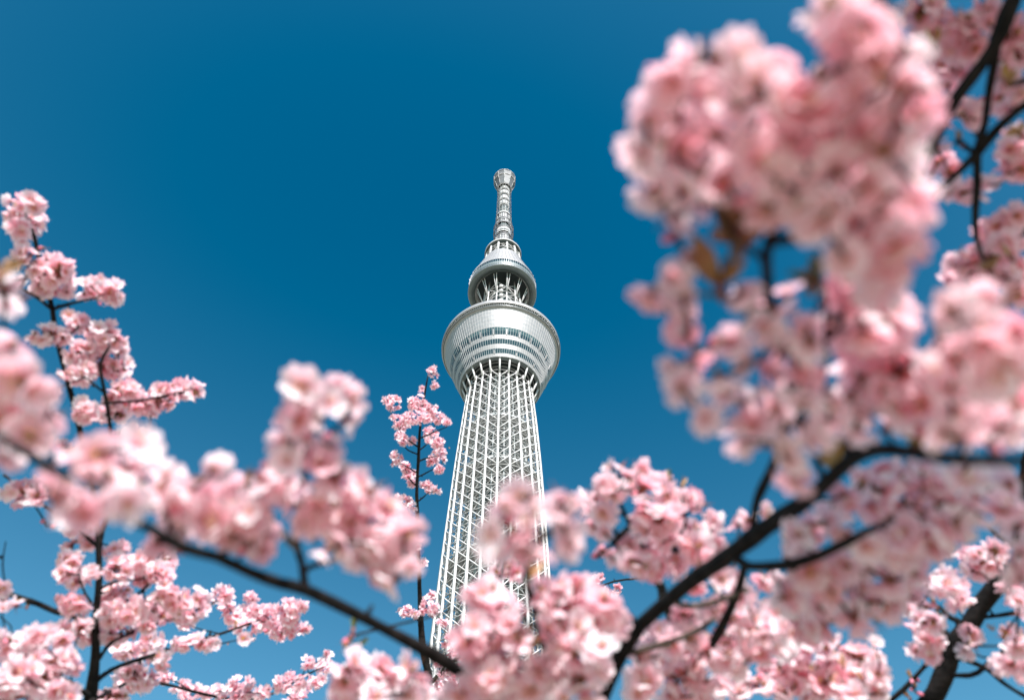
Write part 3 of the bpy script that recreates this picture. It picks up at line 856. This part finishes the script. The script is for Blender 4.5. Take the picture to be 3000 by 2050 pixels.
t.blossoms("1600 1735 52 46, 1640 1720 56 48, 1680 1705 56 50, 1672 1760 54 46, 1620 1780 52 44, 1720 1750 50 46, 1765 1765 48 44, 1638 1830 66 56, 1700 1840 58 52, 1740 1830 46 44, 1600 1850 40 36, 1690 1910 60 54, 1640 1900 50 46, 1760 1895 44 50, 1627 1985 58 50, 1690 1990 60 52, 1740 1960 46 46, 1720 2035 60 34, 1650 2040 50 26, 1790 1780 44 36, 1800 1820 50 40, 1610 1920 34 34, 1720 1880 46 40", .86)
t.blossoms("1457 1672 26 22, 1500 1677 32 24, 1480 1650 22 20, 1440 1690 16", 1.7, deep=0.25, lod=1)
t.leaf_shoot(946, 1207, .64, 4, 0.017); t.leaf_shoot(788, 1478, .71, 4, 0.015); t.leaf_shoot(719, 1420, .69, 3, 0.012)
t.leaf_shoot(1545, 1690, .8, 5, 0.022); t.leaf_shoot(1550, 1900, .9, 6, 0.028); t.leaf_shoot(1545, 1540, .57, 4, 0.018); t.leaf_shoot(1520, 1910, .9, 5, 0.024)
t.leaf_shoot(1090, 1585, .67, 3, 0.012); t.leaf_shoot(385, 1430, .63, 3, 0.012, True)
t.finish(cell=0.035)

# ---- the slim upright tree left of the tower
t = Tree('slim young cherry with one thin vertical stem and crisp pink tufts beside the tower', (-0.42, 3.15, 0), 2, 0.76)
D = 3.9
t.wood(stem_to_ground(t.base, at(1250, 2070, D), 0.040, 0.0184, (0.02, 0.0)), 'trunk', sides=12, world=True)
t.wood([(1250, 2070, D, 27), (1257, 1995, D, 25), (1242, 1919, D, 23), (1235, 1837, D, 20), (1231, 1750, D, 17), (1229, 1680, D, 16), (1223, 1554, D, 14), (1221, 1428, D, 12), (1228, 1302, D, 10), (1232, 1239, D, 8), (1245, 1145, D, 7), (1254, 1100, D, 5)])
t.wood([(1258, 2005, D, 15), (1270, 1992, D, 15), (1310, 1950, D * .98, 14), (1360, 1904, D * .96, 12), (1420, 1850, D * .95, 10), (1470, 1790, D * .95, 7)], m=M_BARK_PALE_LIT)  # sunlit stem, its light put into the paler bark colour
t.wood([(1235, 1850, D, 12), (1228, 1830, D, 10), (1227, 1800, D, 4)])
for p in ("1226 1310 1200 1292 1174 1265", "1228 1285 1260 1270 1310 1250", "1222 1330 1195 1318 1180 1300", "1224 1322 1245 1305 1262 1288", "1222 1385 1200 1372 1180 1360", "1223 1352 1250 1342 1275 1335",
          "1222 1398 1248 1385 1272 1372", "1222 1425 1205 1408 1192 1395", "1222 1470 1240 1455 1258 1440", "1223 1556 1208 1548 1195 1540", "1230 1820 1210 1805 1196 1790", "1232 1800 1245 1785 1252 1772", "1222 1500 1205 1490 1190 1480"):
    a = [float(q) for q in p.split()]
    t.wood([(a[0], a[1], D, 6), (a[2], a[3], D * 1.0, 5), (a[4], a[5], D * .99, 3)])
t.wood([(1900, 1690, 4.2, 7), (1815, 1700, 4.1, 7), (1770, 1712, 4.0, 5), (1745, 1722, 4.0, 4)], attach=True)
t.blossoms("""1267 1090 18 22, 1272 1130 15 18, 1235 1138 10, 1150 1180 30 26, 1135 1175 16, 1166 1232 26 26, 1175 1250 18, 1223 1180 36 28, 1245 1195 26 22, 1204 1226 36 28, 1190 1240 20, 1262 1210 34 28, 1285 1225 24 20, 1240 1225 26 22, 1308 1236 20 14,
 1182 1286 22 20, 1170 1275 16, 1205 1290 18 14, 1262 1270 24 24, 1280 1300 24 26, 1290 1325 22 24, 1267 1350 24 22, 1286 1375 18 20, 1300 1345 12, 1255 1290 14, 1160 1340 24 26, 1185 1365 22 20, 1150 1355 12, 1197 1390 26 24, 1205 1415 18, 1255 1425 24 22, 1280 1435 16 16,
 1190 1465 24 20, 1210 1482 18 14, 1170 1460 14, 1242 1648 14 18, 1225 1600 8, 1192 1790 24 18, 1175 1790 12, 1215 1795 16, 1250 1770 28 32, 1272 1785 20 26, 1262 1745 18 16, 1292 1824 18 14, 1305 1825 12""", D)
t.blossoms("1312 1876 26 18, 1338 1880 16, 1338 1915 34 22, 1292 1938 26 22, 1275 1930 14, 1332 1995 36 26, 1287 2010 32 26, 1310 2025 30 22, 1394 1950 26 24, 1370 1930 22 18, 1485 1938 20 16, 1350 1960 26 20, 1300 1970 20 16, 1265 2040 24 16, 1345 2035 30 20", D)
t.blossoms("1740 1698 20 18, 1760 1690 12, 1770 1728 12, 1808 1724 14 18, 1800 1740 10", 4.0, deep=0.15)
t.finish()

# ---- the big near tree on the right
t = Tree('near cherry with thick dark curving limb and huge blurred mass of pale blossoms', (0.22, 1.38, 0), 0, 0.88)
t.wood(stem_to_ground(t.base, at(1735, 2110, 1.06), 0.045, 0.0107, (-0.04, 0.02)), 'trunk', sides=14, world=True)
t.wood([(1735, 2110, 1.06, 50), (1760, 2050, 1.05, 50), (1796, 1955, 1.02, 50), (1851, 1870, 1.0, 50), (1912, 1794, .97, 49), (1977, 1734, .94, 49), (2053, 1678, .90, 50), (2128, 1628, .86, 53),
        (2204, 1572, .82, 54), (2280, 1517, .78, 50), (2345, 1475, .74, 50), (2394, 1432, .71, 47), (2498, 1347, .66, 46), (2565, 1318, .63, 46), (2630, 1318, .595, 41), (2725, 1333, .56, 37), (2820, 1342, .535, 33), (3000, 1344, .51, 28), (3120, 1340, .50, 24)], sides=12)
t.wood([(2204, 1560, .82, 34), (2209, 1487, .80, 30), (2249, 1401, .76, 28), (2290, 1290, .70, 28), (2300, 1150, .62, 28), (2275, 1000, .56, 30), (2247, 822, .50, 34), (2250, 700, .47, 36), (2330, 560, .46, 30), (2430, 330, .475, 26), (2540, 90, .48, 24), (2620, -120, .48, 22)])
t.wood([(2250, 715, .47, 30), (2310, 700, .46, 40), (2400, 690, .465, 30), (2560, 640, .48, 24)])
t.wood([(2150, 1622, .85, 30), (2199, 1655, .82, 32), (2300, 1656, .78, 32), (2394, 1626, .75, 31), (2456, 1593, .73, 29), (2527, 1560, .71, 22), (2620, 1520, .7, 14)])
t.wood([(2415, 1410, .70, 18), (2395, 1350, .67, 18), (2371, 1290, .64, 17), (2350, 1245, .62, 15), (2330, 1180, .60, 12)])
t.wood([(2480, 1360, .68, 22), (2500, 1250, .64, 20), (2600, 1120, .59, 18), (2760, 1000, .55, 16), (2900, 930, .53, 14)])
t.wood([(1830, 1905, 1.01, 18), (1862, 1910, 1.01, 20), (1952, 1880, .99, 20), (2033, 1850, .97, 19), (2098, 1809, .95, 14)], m=M_BARK_PALE_LIT)  # this and the next: sunlit wood painted as paler bark
t.wood([(1975, 1745, .94, 16), (1998, 1772, .94, 18), (2078, 1769, .92, 18), (2194, 1724, .90, 14)], m=M_BARK_PALE_LIT)
t.wood([(2085, 1890, .98, 24), (2093, 1875, .97, 28), (2124, 1819, .95, 30), (2165, 1740, .92, 28), (2180, 1660, .87, 26)])
t.wood([(2417, 1000, .54, 13), (2419, 930, .52, 13), (2416, 860, .49, 14), (2395, 822, .48, 12)])
t.wood([(2157, 700, .47, 18), (2130, 770, .475, 16), (2096, 865, .48, 12)], m=M_BARK_PALE_LIT)
t.wood([(2250, 760, .48, 24), (2190, 720, .475, 24), (2060, 560, .47, 20), (1990, 380, .47, 16), (2010, 230, .47, 12)])
# upper mass
t.blossoms("""1953 205 66 48, 2033 190 84 56, 2110 172 70 52, 2160 168 60 40, 2080 205 70 55, 1977 240 70 60, 2151 200 70 55, 2270 215 80 56, 2378 240 76 55, 2220 240 60 50, 1893 345 44 46, 1905 305 40 40, 1963 330 66 64, 2166 316 70 50, 2246 290 70 50,
 2104 400 66 54, 1885 440 42 50, 1920 405 44 50, 1915 480 54 50, 1985 430 60 60, 1920 560 46 46, 1935 600 40 40, 2014 490 66 55, 2000 560 62 56, 2050 520 60 55, 2118 530 76 60, 2203 380 66 50, 2222 480 70 60, 2284 534 70 60, 2246 600 84 52, 2160 600 60 50, 2340 580 60 60, 1940 270 60 60 .5, 2000 330 60 60 .52, 2060 250 60 60 .5, 2130 280 60 60 .52, 2200 250 60 60 .5, 1960 470 50 60 .5, 2060 450 60 60 .52, 2140 470 60 60 .52, 2180 430 60 60 .5, 2260 400 60 60 .52, 2320 280 60 60 .52, 2380 320 60 60 .52, 2290 520 60 60 .52, 2350 500 60 60 .5, 2400 560 60 60 .52, 2060 600 50 50 .5, 2120 570 60 50 .5,
 2364 331 76 70, 2317 401 74 70, 2435 496 70 76, 2435 354 76 76, 1970 640 36 34, 2411 638 76 66, 2459 590 66 64, 2380 480 66 60, 2300 300 60 60, 2300 470 70 60, 2090 300 60 55, 2030 280 60 50, 2040 400 46 46""", .45, jit=0.07, dens=1.1)
t.blossoms("""2456 30 80 66, 2520 60 70 60, 2564 75 76 58, 2630 50 55 55, 2489 130 74 60, 2489 190 66 50, 2654 140 56 66, 2564 180 70 60, 2607 250 84 60, 2687 265 40 62, 2640 210 55 50, 2460 250 60 60 .52, 2520 200 60 60 .52, 2560 330 60 60 .52, 2500 460 60 60 .52, 2580 400 60 60 .52, 2640 480 50 60 .52, 2560 560 60 60 .52, 2500 620 60 60 .52, 2620 630 60 60 .52, 2440 550 60 60 .52, 2640 300 50 60 .52, 2526 293 70 60, 2630 354 66 60, 2695 330 36 50, 2441 400 70 60, 2678 425 50 62, 2526 401 74 64, 2592 449 70 66,
 2451 496 60 70, 2630 543 74 66, 2536 534 74 66, 2695 580 44 62, 2574 614 74 66, 2480 637 70 60, 2680 670 48 64, 2630 720 70 60, 2530 700 70 60, 2580 780 60 60, 2480 760 50 50, 2600 850 60 60, 2440 30 66 60, 2530 -20 70 50""", .46, jit=0.07, dens=1.1)
# the hollow middle and the left flank
t.blossoms("""1975 690 34 32, 2005 756 36 30, 1925 840 34 30, 1903 865 26 24, 1963 808 30 28, 2005 864 32 28, 1960 910 32 36, 2010 930 30 28, 2005 975 38 34, 1975 1075 36 34, 1990 1130 42 34, 2040 1039 34 32, 2025 1100 30 30""", .50, deep=0.2, budf=0.15)
t.blossoms("""2170 860 46 40, 2215 850 42 36, 2200 900 46 36, 2303 864 50 46, 2280 910 44 36, 2237 954 62 40, 2142 1005 54 42, 2110 1000 40 32, 2242 1077 52 38, 2200 1060 44 36, 2336 1085 66 50, 2370 1010 60 55, 2370 960 46 50, 2130 1150 36 32, 2171 1180 60 50, 2242 1145 54 46, 2062 1225 36 32,
 2150 1240 50 40, 2210 1245 56 42, 2275 1195 60 54, 2299 1260 58 55, 2360 1170 60 55, 2360 1230 56 52, 2180 1290 36 26, 2270 1310 52 50, 2305 1345 50 48, 2330 1395 46 44, 2360 1290 50 50, 2340 1120 50 44, 2300 1030 50 44, 2100 1110 30 26""", .52, jit=0.08)
t.blossoms("""2473 913 55 52, 2440 975 60 52, 2487 830 64 70, 2470 870 60 60, 2540 800 60 70, 2570 870 64 64, 2534 960 66 56, 2546 1027 74 64, 2604 940 66 60, 2616 1007 66 60, 2485 1050 64 56, 2411 1089 60 52, 2534 1109 66 60, 2636 1093 76 60, 2718 1109 64 56, 2424 1171 60 52, 2485 1175 58 50, 2534 1203 56 50, 2636 1193 72 52, 2718 1185 66 56, 2580 1150 60 50, 2430 1230 50 46, 2520 1260 44 40,
 2792 1205 62 52, 2862 1185 70 56, 2943 1160 66 60, 2862 1250 62 52, 2943 1255 62 54, 2759 1270 62 46, 2690 1255 58 50, 2820 1290 50 30, 2985 1210 50 56, 2780 1140 56 50, 2600 1250 50 40, 2900 1300 60 30""", .56, jit=0.08)
t.blossoms("2780 905 56 50, 2820 900 56 52, 2900 870 54 50, 2945 885 50 50, 2850 945 60 48, 2920 945 66 50, 2760 1003 46 46, 2820 1000 60 46, 2890 1000 62 46, 2776 1048 44 40, 2943 1070 66 66, 2985 1040 44 60, 2900 1110 60 50, 2840 1070 56 50, 2990 960 36 44", .50, jit=0.04)
t.blossoms("2800 1095 28 26, 2825 1110 24 22, 2850 1080 16 16, 2790 1070 20", .6, deep=0.6, budf=0.4)
# under the limb
t.blossoms("""2583 1385 52 46, 2527 1409 54 42, 2480 1450 50 46, 2687 1380 48 36, 2593 1437 62 50, 2640 1400 50 44, 2716 1404 62 54, 2760 1400 50 46, 2820 1395 56 46, 2905 1404 56 54, 2860 1430 50 46, 2938 1498 60 46, 2668 1470 68 56, 2772 1480 66 54, 2786 1540 58 54, 2720 1520 58 50, 2442 1489 54 52, 2427 1535 50 44, 2357 1536 54 52, 2324 1570 46 44,
 2602 1512 56 48, 2550 1480 46 44, 2659 1565 60 50, 2590 1570 54 48, 2716 1600 56 50, 2640 1620 54 46, 2602 1650 54 46, 2673 1670 50 54, 2607 1700 52 46, 2536 1660 54 50, 2470 1660 54 46, 2420 1690 52 46, 2361 1668 54 48, 2350 1620 40 40, 2480 1560 44 34, 2960 1420 44 50, 2980 1530 36 46, 2530 1600 40 36, 2850 1500 50 44, 2700 1650 46 46""", .80, deep=0.16, jit=0.10)
t.blossoms("""2593 1775 60 46, 2540 1760 56 46, 2660 1745 48 40, 2500 1720 46 44, 2347 1760 60 50, 2400 1770 54 46, 2442 1790 58 46, 2413 1825 52 42, 2500 1805 50 36, 2361 1840 52 40, 2300 1750 50 44, 2450 1740 46 40, 2985 1610 44 46, 2990 1690 36 50, 2960 1660 36 36, 2560 1810 40 24""", .86, deep=0.14, jit=0.08)
t.blossoms("""2190 1522 38 30, 2160 1535 30 24, 2235 1500 30 26, 2033 1715 40 34, 2139 1700 42 34, 2110 1690 34 30, 2023 1800 64 34, 2090 1785 56 42, 2000 1830 50 30, 2184 1755 56 50, 2140 1810 52 40, 2275 1718 44 46, 2240 1690 40 40, 2330 1790 54 46, 2290 1800 48 44, 2190 1820 54 42, 2229 1855 64 46, 2305 1850 54 46, 2260 1790 46 44,
 2229 1895 66 42, 2180 1890 50 44, 2290 1895 50 36, 2013 1920 66 52, 2078 1915 54 50, 1950 1930 54 44, 1892 1925 54 40, 1900 1890 40 30, 1982 1985 58 48, 2068 1985 58 48, 1892 1985 52 46, 2030 1960 50 44, 1962 2035 74 30, 1870 2035 50 28, 2050 2035 60 28, 1932 1855 38 34, 2018 1865 46 36, 1865 1985 30 34, 2130 1920 44 40, 1970 1880 44 36, 2110 1850 40 36, 2150 1950 40 30, 1905 1840 26 22""", 1.12, jit=0.1, deep=0.06)
for x, y, d, n, L, g in ((2160, 720, .475, 6, 0.030, 0), (2110, 830, .475, 5, 0.030, 0), (2395, 815, .49, 5, 0.020, 1), (2370, 835, .49, 3, 0.016, 0), (2440, 1370, .72, 6, 0.026, 0), (2690, 1310, .69, 6, 0.022, 0), (2100, 1735, 1.05, 4, 0.018, 1), (2330, 1790, .84, 3, 0.016, 0), (2085, 1890, 1.12, 5, 0.024, 0), (2170, 670, .47, 5, 0.026, 0), (1940, 470, .455, 4, 0.02, 0)):
    t.leaf_shoot(x, y, d, n, L, bool(g))
t.finish(cell=0.045)

# ---- the middle cherry, right of the tower
t = Tree('cherry with one rounded dense pink bough, between the tower and the thick curving limb', (0.62, 1.75, 0), 0)
t.wood(stem_to_ground(t.base, at(2010, 1960, 1.55), 0.05, 0.016, (0.03, 0.05)), 'trunk', sides=12, world=True)
t.wood([(2010, 1960, 1.55, 34), (1960, 1800, 1.35, 26), (1925, 1690, 1.2, 20), (1897, 1633, 1.12, 15), (1866, 1572, 1.08, 14), (1846, 1537, 1.06, 16), (1815, 1470, 1.08, 10)])
t.wood([(1846, 1540, 1.06, 16), (1815, 1570, 1.05, 14), (1785, 1600, 1.05, 9), (1760, 1625, 1.05, 6)])
t.wood([(1930, 1700, 1.21, 14), (1980, 1600, 1.14, 12), (2010, 1520, 1.12, 9), (1990, 1440, 1.12, 6)])
t.blossoms("""1790 1370 30 22, 1820 1365 28 20, 1872 1376 40 32, 1840 1395 34 30, 1740 1450 46 36, 1770 1420 40 36, 1800 1440 50 42, 1830 1415 44 38, 1877 1436 56 46, 1925 1420 46 40, 1952 1450 50 44, 2000 1455 44 40, 2025 1470 38 38, 2060 1480 22 34, 1725 1500 36 34, 1740 1540 36 40, 1770 1500 40 36, 2093 1532 30 44, 2070 1570 40 40,
 1932 1520 60 50, 1890 1490 50 44, 1970 1510 50 44, 2000 1552 52 48, 1950 1570 56 48, 1900 1550 46 40, 1841 1602 52 48, 1806 1640 34 40, 1880 1620 50 46, 1932 1612 60 50, 1990 1610 54 48, 2040 1600 50 44, 2090 1600 36 36, 1892 1663 50 40, 1940 1665 52 42, 1990 1660 50 40, 2050 1640 44 34, 1850 1640 40 36, 1715 1460 20 22""", 1.1, jit=0.07, dens=1.05)
t.blossoms("1752 1628 16 16, 1765 1605 12, 1770 1560 14", 1.06, budf=0.9, deep=0.7)
t.leaf_shoot(1962, 1398, 1.1, 4, 0.014, True); t.leaf_shoot(1998, 1420, 1.1, 4, 0.012); t.leaf_shoot(2038, 1552, 1.08, 3, 0.012); t.leaf_shoot(1800, 1580, 1.06, 5, 0.018)
t.finish(cell=0.03)

# ---- the tree at the lower right, whose limb also arches over the top right corner
t = Tree('cherry with thick leaning black trunk at lower right and drooping branches at top right', (0.62, 1.05, 0), 1, 0.76)
D = 1.78
t.wood(stem_to_ground(t.base, at(2700, 2080, D), 0.045, 0.0195, (-0.03, 0.02)), 'trunk', sides=14, world=True)
t.wood([(2700, 2080, D, 62), (2749, 1985, D, 62), (2787, 1914, D, 62), (2810, 1857, D, 60), (2848, 1796, D, 58), (2881, 1753, D, 58), (2924, 1701, D, 56), (2961, 1672, D, 54), (3060, 1600, D, 52),
        (3260, 1300, 1.6, 52), (3380, 800, 1.4, 50), (3300, 250, 1.2, 48), (3120, -120, 1.08, 46), (2990, -40, 1.03, 44), (2971, 0, 1.02, 46), (2947, 47, 1.01, 44), (2919, 109, 1.0, 42), (2895, 156, 1.0, 40), (2843, 227, .99, 38), (2796, 293, .98, 38), (2758, 364, .98, 37), (2720, 449, .97, 32), (2703, 515, .97, 18)], sides=12)
t.wood([(2925, 110, 1.0, 26), (2909, 213, 1.0, 26), (2898, 293, 1.0, 26), (2888, 359, 1.0, 24), (2867, 435, 1.0, 28), (2862, 520, 1.0, 26), (2857, 614, 1.0, 20), (2862, 694, 1.0, 18), (2880, 760, 1.02, 14)])
t.wood([(3040, 280, 1.02, 26), (2971, 335, 1.01, 25), (2909, 392, 1.0, 27), (2857, 453, 1.0, 30), (2796, 515, .99, 23), (2730, 576, .98, 16)])
t.wood([(2857, 453, 1.0, 14), (2830, 430, 1.0, 18), (2810, 414, .99, 18), (2795, 425, .99, 8)])
t.wood([(3060, 220, 1.02, 18), (3000, 240, 1.02, 18), (2957, 252, 1.01, 12)])
t.wood([(3030, 640, 1.1, 18), (2970, 720, 1.1, 16), (2900, 770, 1.1, 13), (2820, 810, 1.1, 8)])
t.wood([(3020, 1640, D, 34), (2996, 1570, D, 34), (2990, 1480, D * .98, 28), (3000, 1390, D * .96, 26), (3030, 1280, D * .95, 22)])
t.wood([(2985, 1610, D, 16), (2966, 1598, D, 14), (2920, 1565, D, 13), (2886, 1531, D, 11), (2870, 1510, D, 7)])
t.wood([(2600, 2060, D, 15), (2660, 2005, D, 15), (2701, 1961, D, 15), (2740, 1915, D, 15), (2758, 1886, D, 14), (2775, 1845, D, 14)])
t.wood([(2777, 1980, D, 17), (2843, 1975, D * .98, 16), (2880, 1955, D * .97, 15), (2914, 1928, D * .96, 18), (2950, 1900, D * .95, 12)])
t.wood([(2795, 1923, D, 16), (2820, 1928, D, 16), (2890, 1957, D * 1.02, 14), (2938, 2000, D * 1.03, 13), (3000, 2037, D * 1.04, 12), (3060, 2070, D * 1.05, 11)])
t.wood([(2870, 1808, D, 16), (2910, 1803, D, 14), (2980, 1796, D, 13), (3040, 1795, D, 11)])
t.wood([(2815, 1835, D, 24), (2805, 1815, D, 20), (2786, 1810, D, 18), (2749, 1772, D, 9)])
t.wood([(2690, 2070, D, 20), (2600, 2090, 1.6, 22), (2480, 2060, 1.5, 20), (2371, 1990, 1.42, 18), (2300, 2027, 1.4, 13)])
t.wood([(2480, 2055, 1.5, 16), (2440, 1960, 1.42, 15), (2400, 1865, 1.36, 14), (2340, 1900, 1.36, 13), (2280, 1940, 1.36, 12)])
t.blossoms("2760 1690 44 34, 2735 1715 40 36, 2775 1715 36 36, 2810 1735 34 44, 2867 1660 40 44, 2890 1635 46 40, 2850 1630 34 30, 2910 1610 34 30, 2697 1780 44 34, 2690 1815 40 34, 2740 1824 30 30, 2665 1790 22, 2716 1875 44 28, 2690 1905 30 26, 2730 1912 26 22, 2755 1880 18 14, 2843 1860 16 30, 2834 1905 20 24, 2855 1890 14, 2961 1735 36 32, 2985 1755 26 24, 2938 1862 40 38, 2975 1885 34 40, 2961 1950 44 30, 2985 1915 24 26, 2985 1800 20 18, 2990 1965 24 26, 2772 1621 26 18, 2800 1770 26 26", 1.6, lod=0)
t.blossoms("2684 1985 10, 2670 1990 8, 2690 2030 10, 2672 2020 8", D, budf=1.0, dens=0.5)
for x, y, d, g in ((2745, 1775, D, 0), (2755, 1800, D, 1), (2668, 1985, D, 0), (2680, 2000, D, 0), (2665, 2040, D, 0), (2825, 1670, D, 0), (2800, 1690, D, 0), (2770, 1870, D, 0), (2735, 1755, D, 0), (2700, 1770, D, 0)):
    t.leaf_shoot(x, y, d, 3, 0.016, bool(g))
t.blossoms("""2342 1928 50 40, 2310 1945 34 34, 2390 1881 34 26, 2370 1900 30 24, 2465 1895 40 34, 2430 1900 30 28, 2328 1970 44 30, 2442 1952 54 40, 2400 1960 36 34, 2503 1923 46 40, 2530 1945 40 40, 2565 1930 30 40, 2570 1975 34 40, 2480 1995 60 44, 2420 2000 40 36, 2546 2008 48 44, 2409 2030 48 28, 2340 2010 40 34, 2500 2035 56 26, 2575 2030 34 28,
 2345 1970 30, 2255 1980 54 40, 2215 2000 46 40, 2290 2030 46 28, 2154 1975 44 36, 2365 2040 36 22, 2260 1945 26 22, 2180 2030 50 28, 2110 2010 40 36, 2450 2045 40 18, 2560 1890 20 16, 2290 1965 30 26""", 1.36, lod=0, jit=0.04)
for x, y in ((2470, 1945), (2430, 1980), (2380, 1960), (2520, 1980)): t.leaf_shoot(x, y, 1.36, 3, 0.014)
# top right corner clusters, their shade partly put into a deeper pink
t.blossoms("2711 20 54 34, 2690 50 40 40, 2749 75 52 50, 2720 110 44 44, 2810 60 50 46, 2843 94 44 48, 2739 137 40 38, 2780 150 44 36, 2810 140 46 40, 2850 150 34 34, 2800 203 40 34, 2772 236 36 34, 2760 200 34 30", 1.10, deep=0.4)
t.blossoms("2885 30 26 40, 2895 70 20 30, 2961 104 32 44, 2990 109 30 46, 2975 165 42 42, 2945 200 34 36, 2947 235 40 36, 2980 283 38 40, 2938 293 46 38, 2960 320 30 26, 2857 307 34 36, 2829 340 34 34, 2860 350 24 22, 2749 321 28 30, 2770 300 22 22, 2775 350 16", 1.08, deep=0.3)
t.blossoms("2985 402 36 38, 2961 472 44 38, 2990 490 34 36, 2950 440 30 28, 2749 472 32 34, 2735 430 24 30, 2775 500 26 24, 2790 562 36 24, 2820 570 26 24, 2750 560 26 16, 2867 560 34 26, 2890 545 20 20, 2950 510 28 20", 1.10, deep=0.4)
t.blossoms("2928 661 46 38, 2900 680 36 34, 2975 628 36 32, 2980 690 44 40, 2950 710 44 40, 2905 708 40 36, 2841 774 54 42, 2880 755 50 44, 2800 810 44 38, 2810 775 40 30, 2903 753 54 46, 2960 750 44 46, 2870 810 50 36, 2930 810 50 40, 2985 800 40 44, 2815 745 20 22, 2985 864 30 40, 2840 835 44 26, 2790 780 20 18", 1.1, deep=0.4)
for x, y, n in ((2985, 390, 4), (2740, 130, 4), (2810, 415, 4), (2950, 240, 3), (2900, 790, 4), (2960, 750, 3)): t.leaf_shoot(x, y, 1.0, n, 0.018)
# unseen limbs and blossoms added above and to the right, to shade the corner
t.wood([(3120, -120, 1.08, 40), (3100, -420, 1.0, 34), (2950, -750, .95, 28), (2700, -1000, .92, 20)])
t.wood([(3340, 500, 1.3, 34), (3300, 100, 1.0, 30), (3220, -350, .85, 24), (3150, -700, .75, 16)])
for i in range(70):
    t.blossoms(f"{RNG.uniform(2600, 3500):.0f} {RNG.uniform(-1500, -130):.0f} 100 92 {RNG.uniform(1.06, 1.26):.2f}", 1.0, dens=0.8, lod=2)
t.finish(cell=0.055)
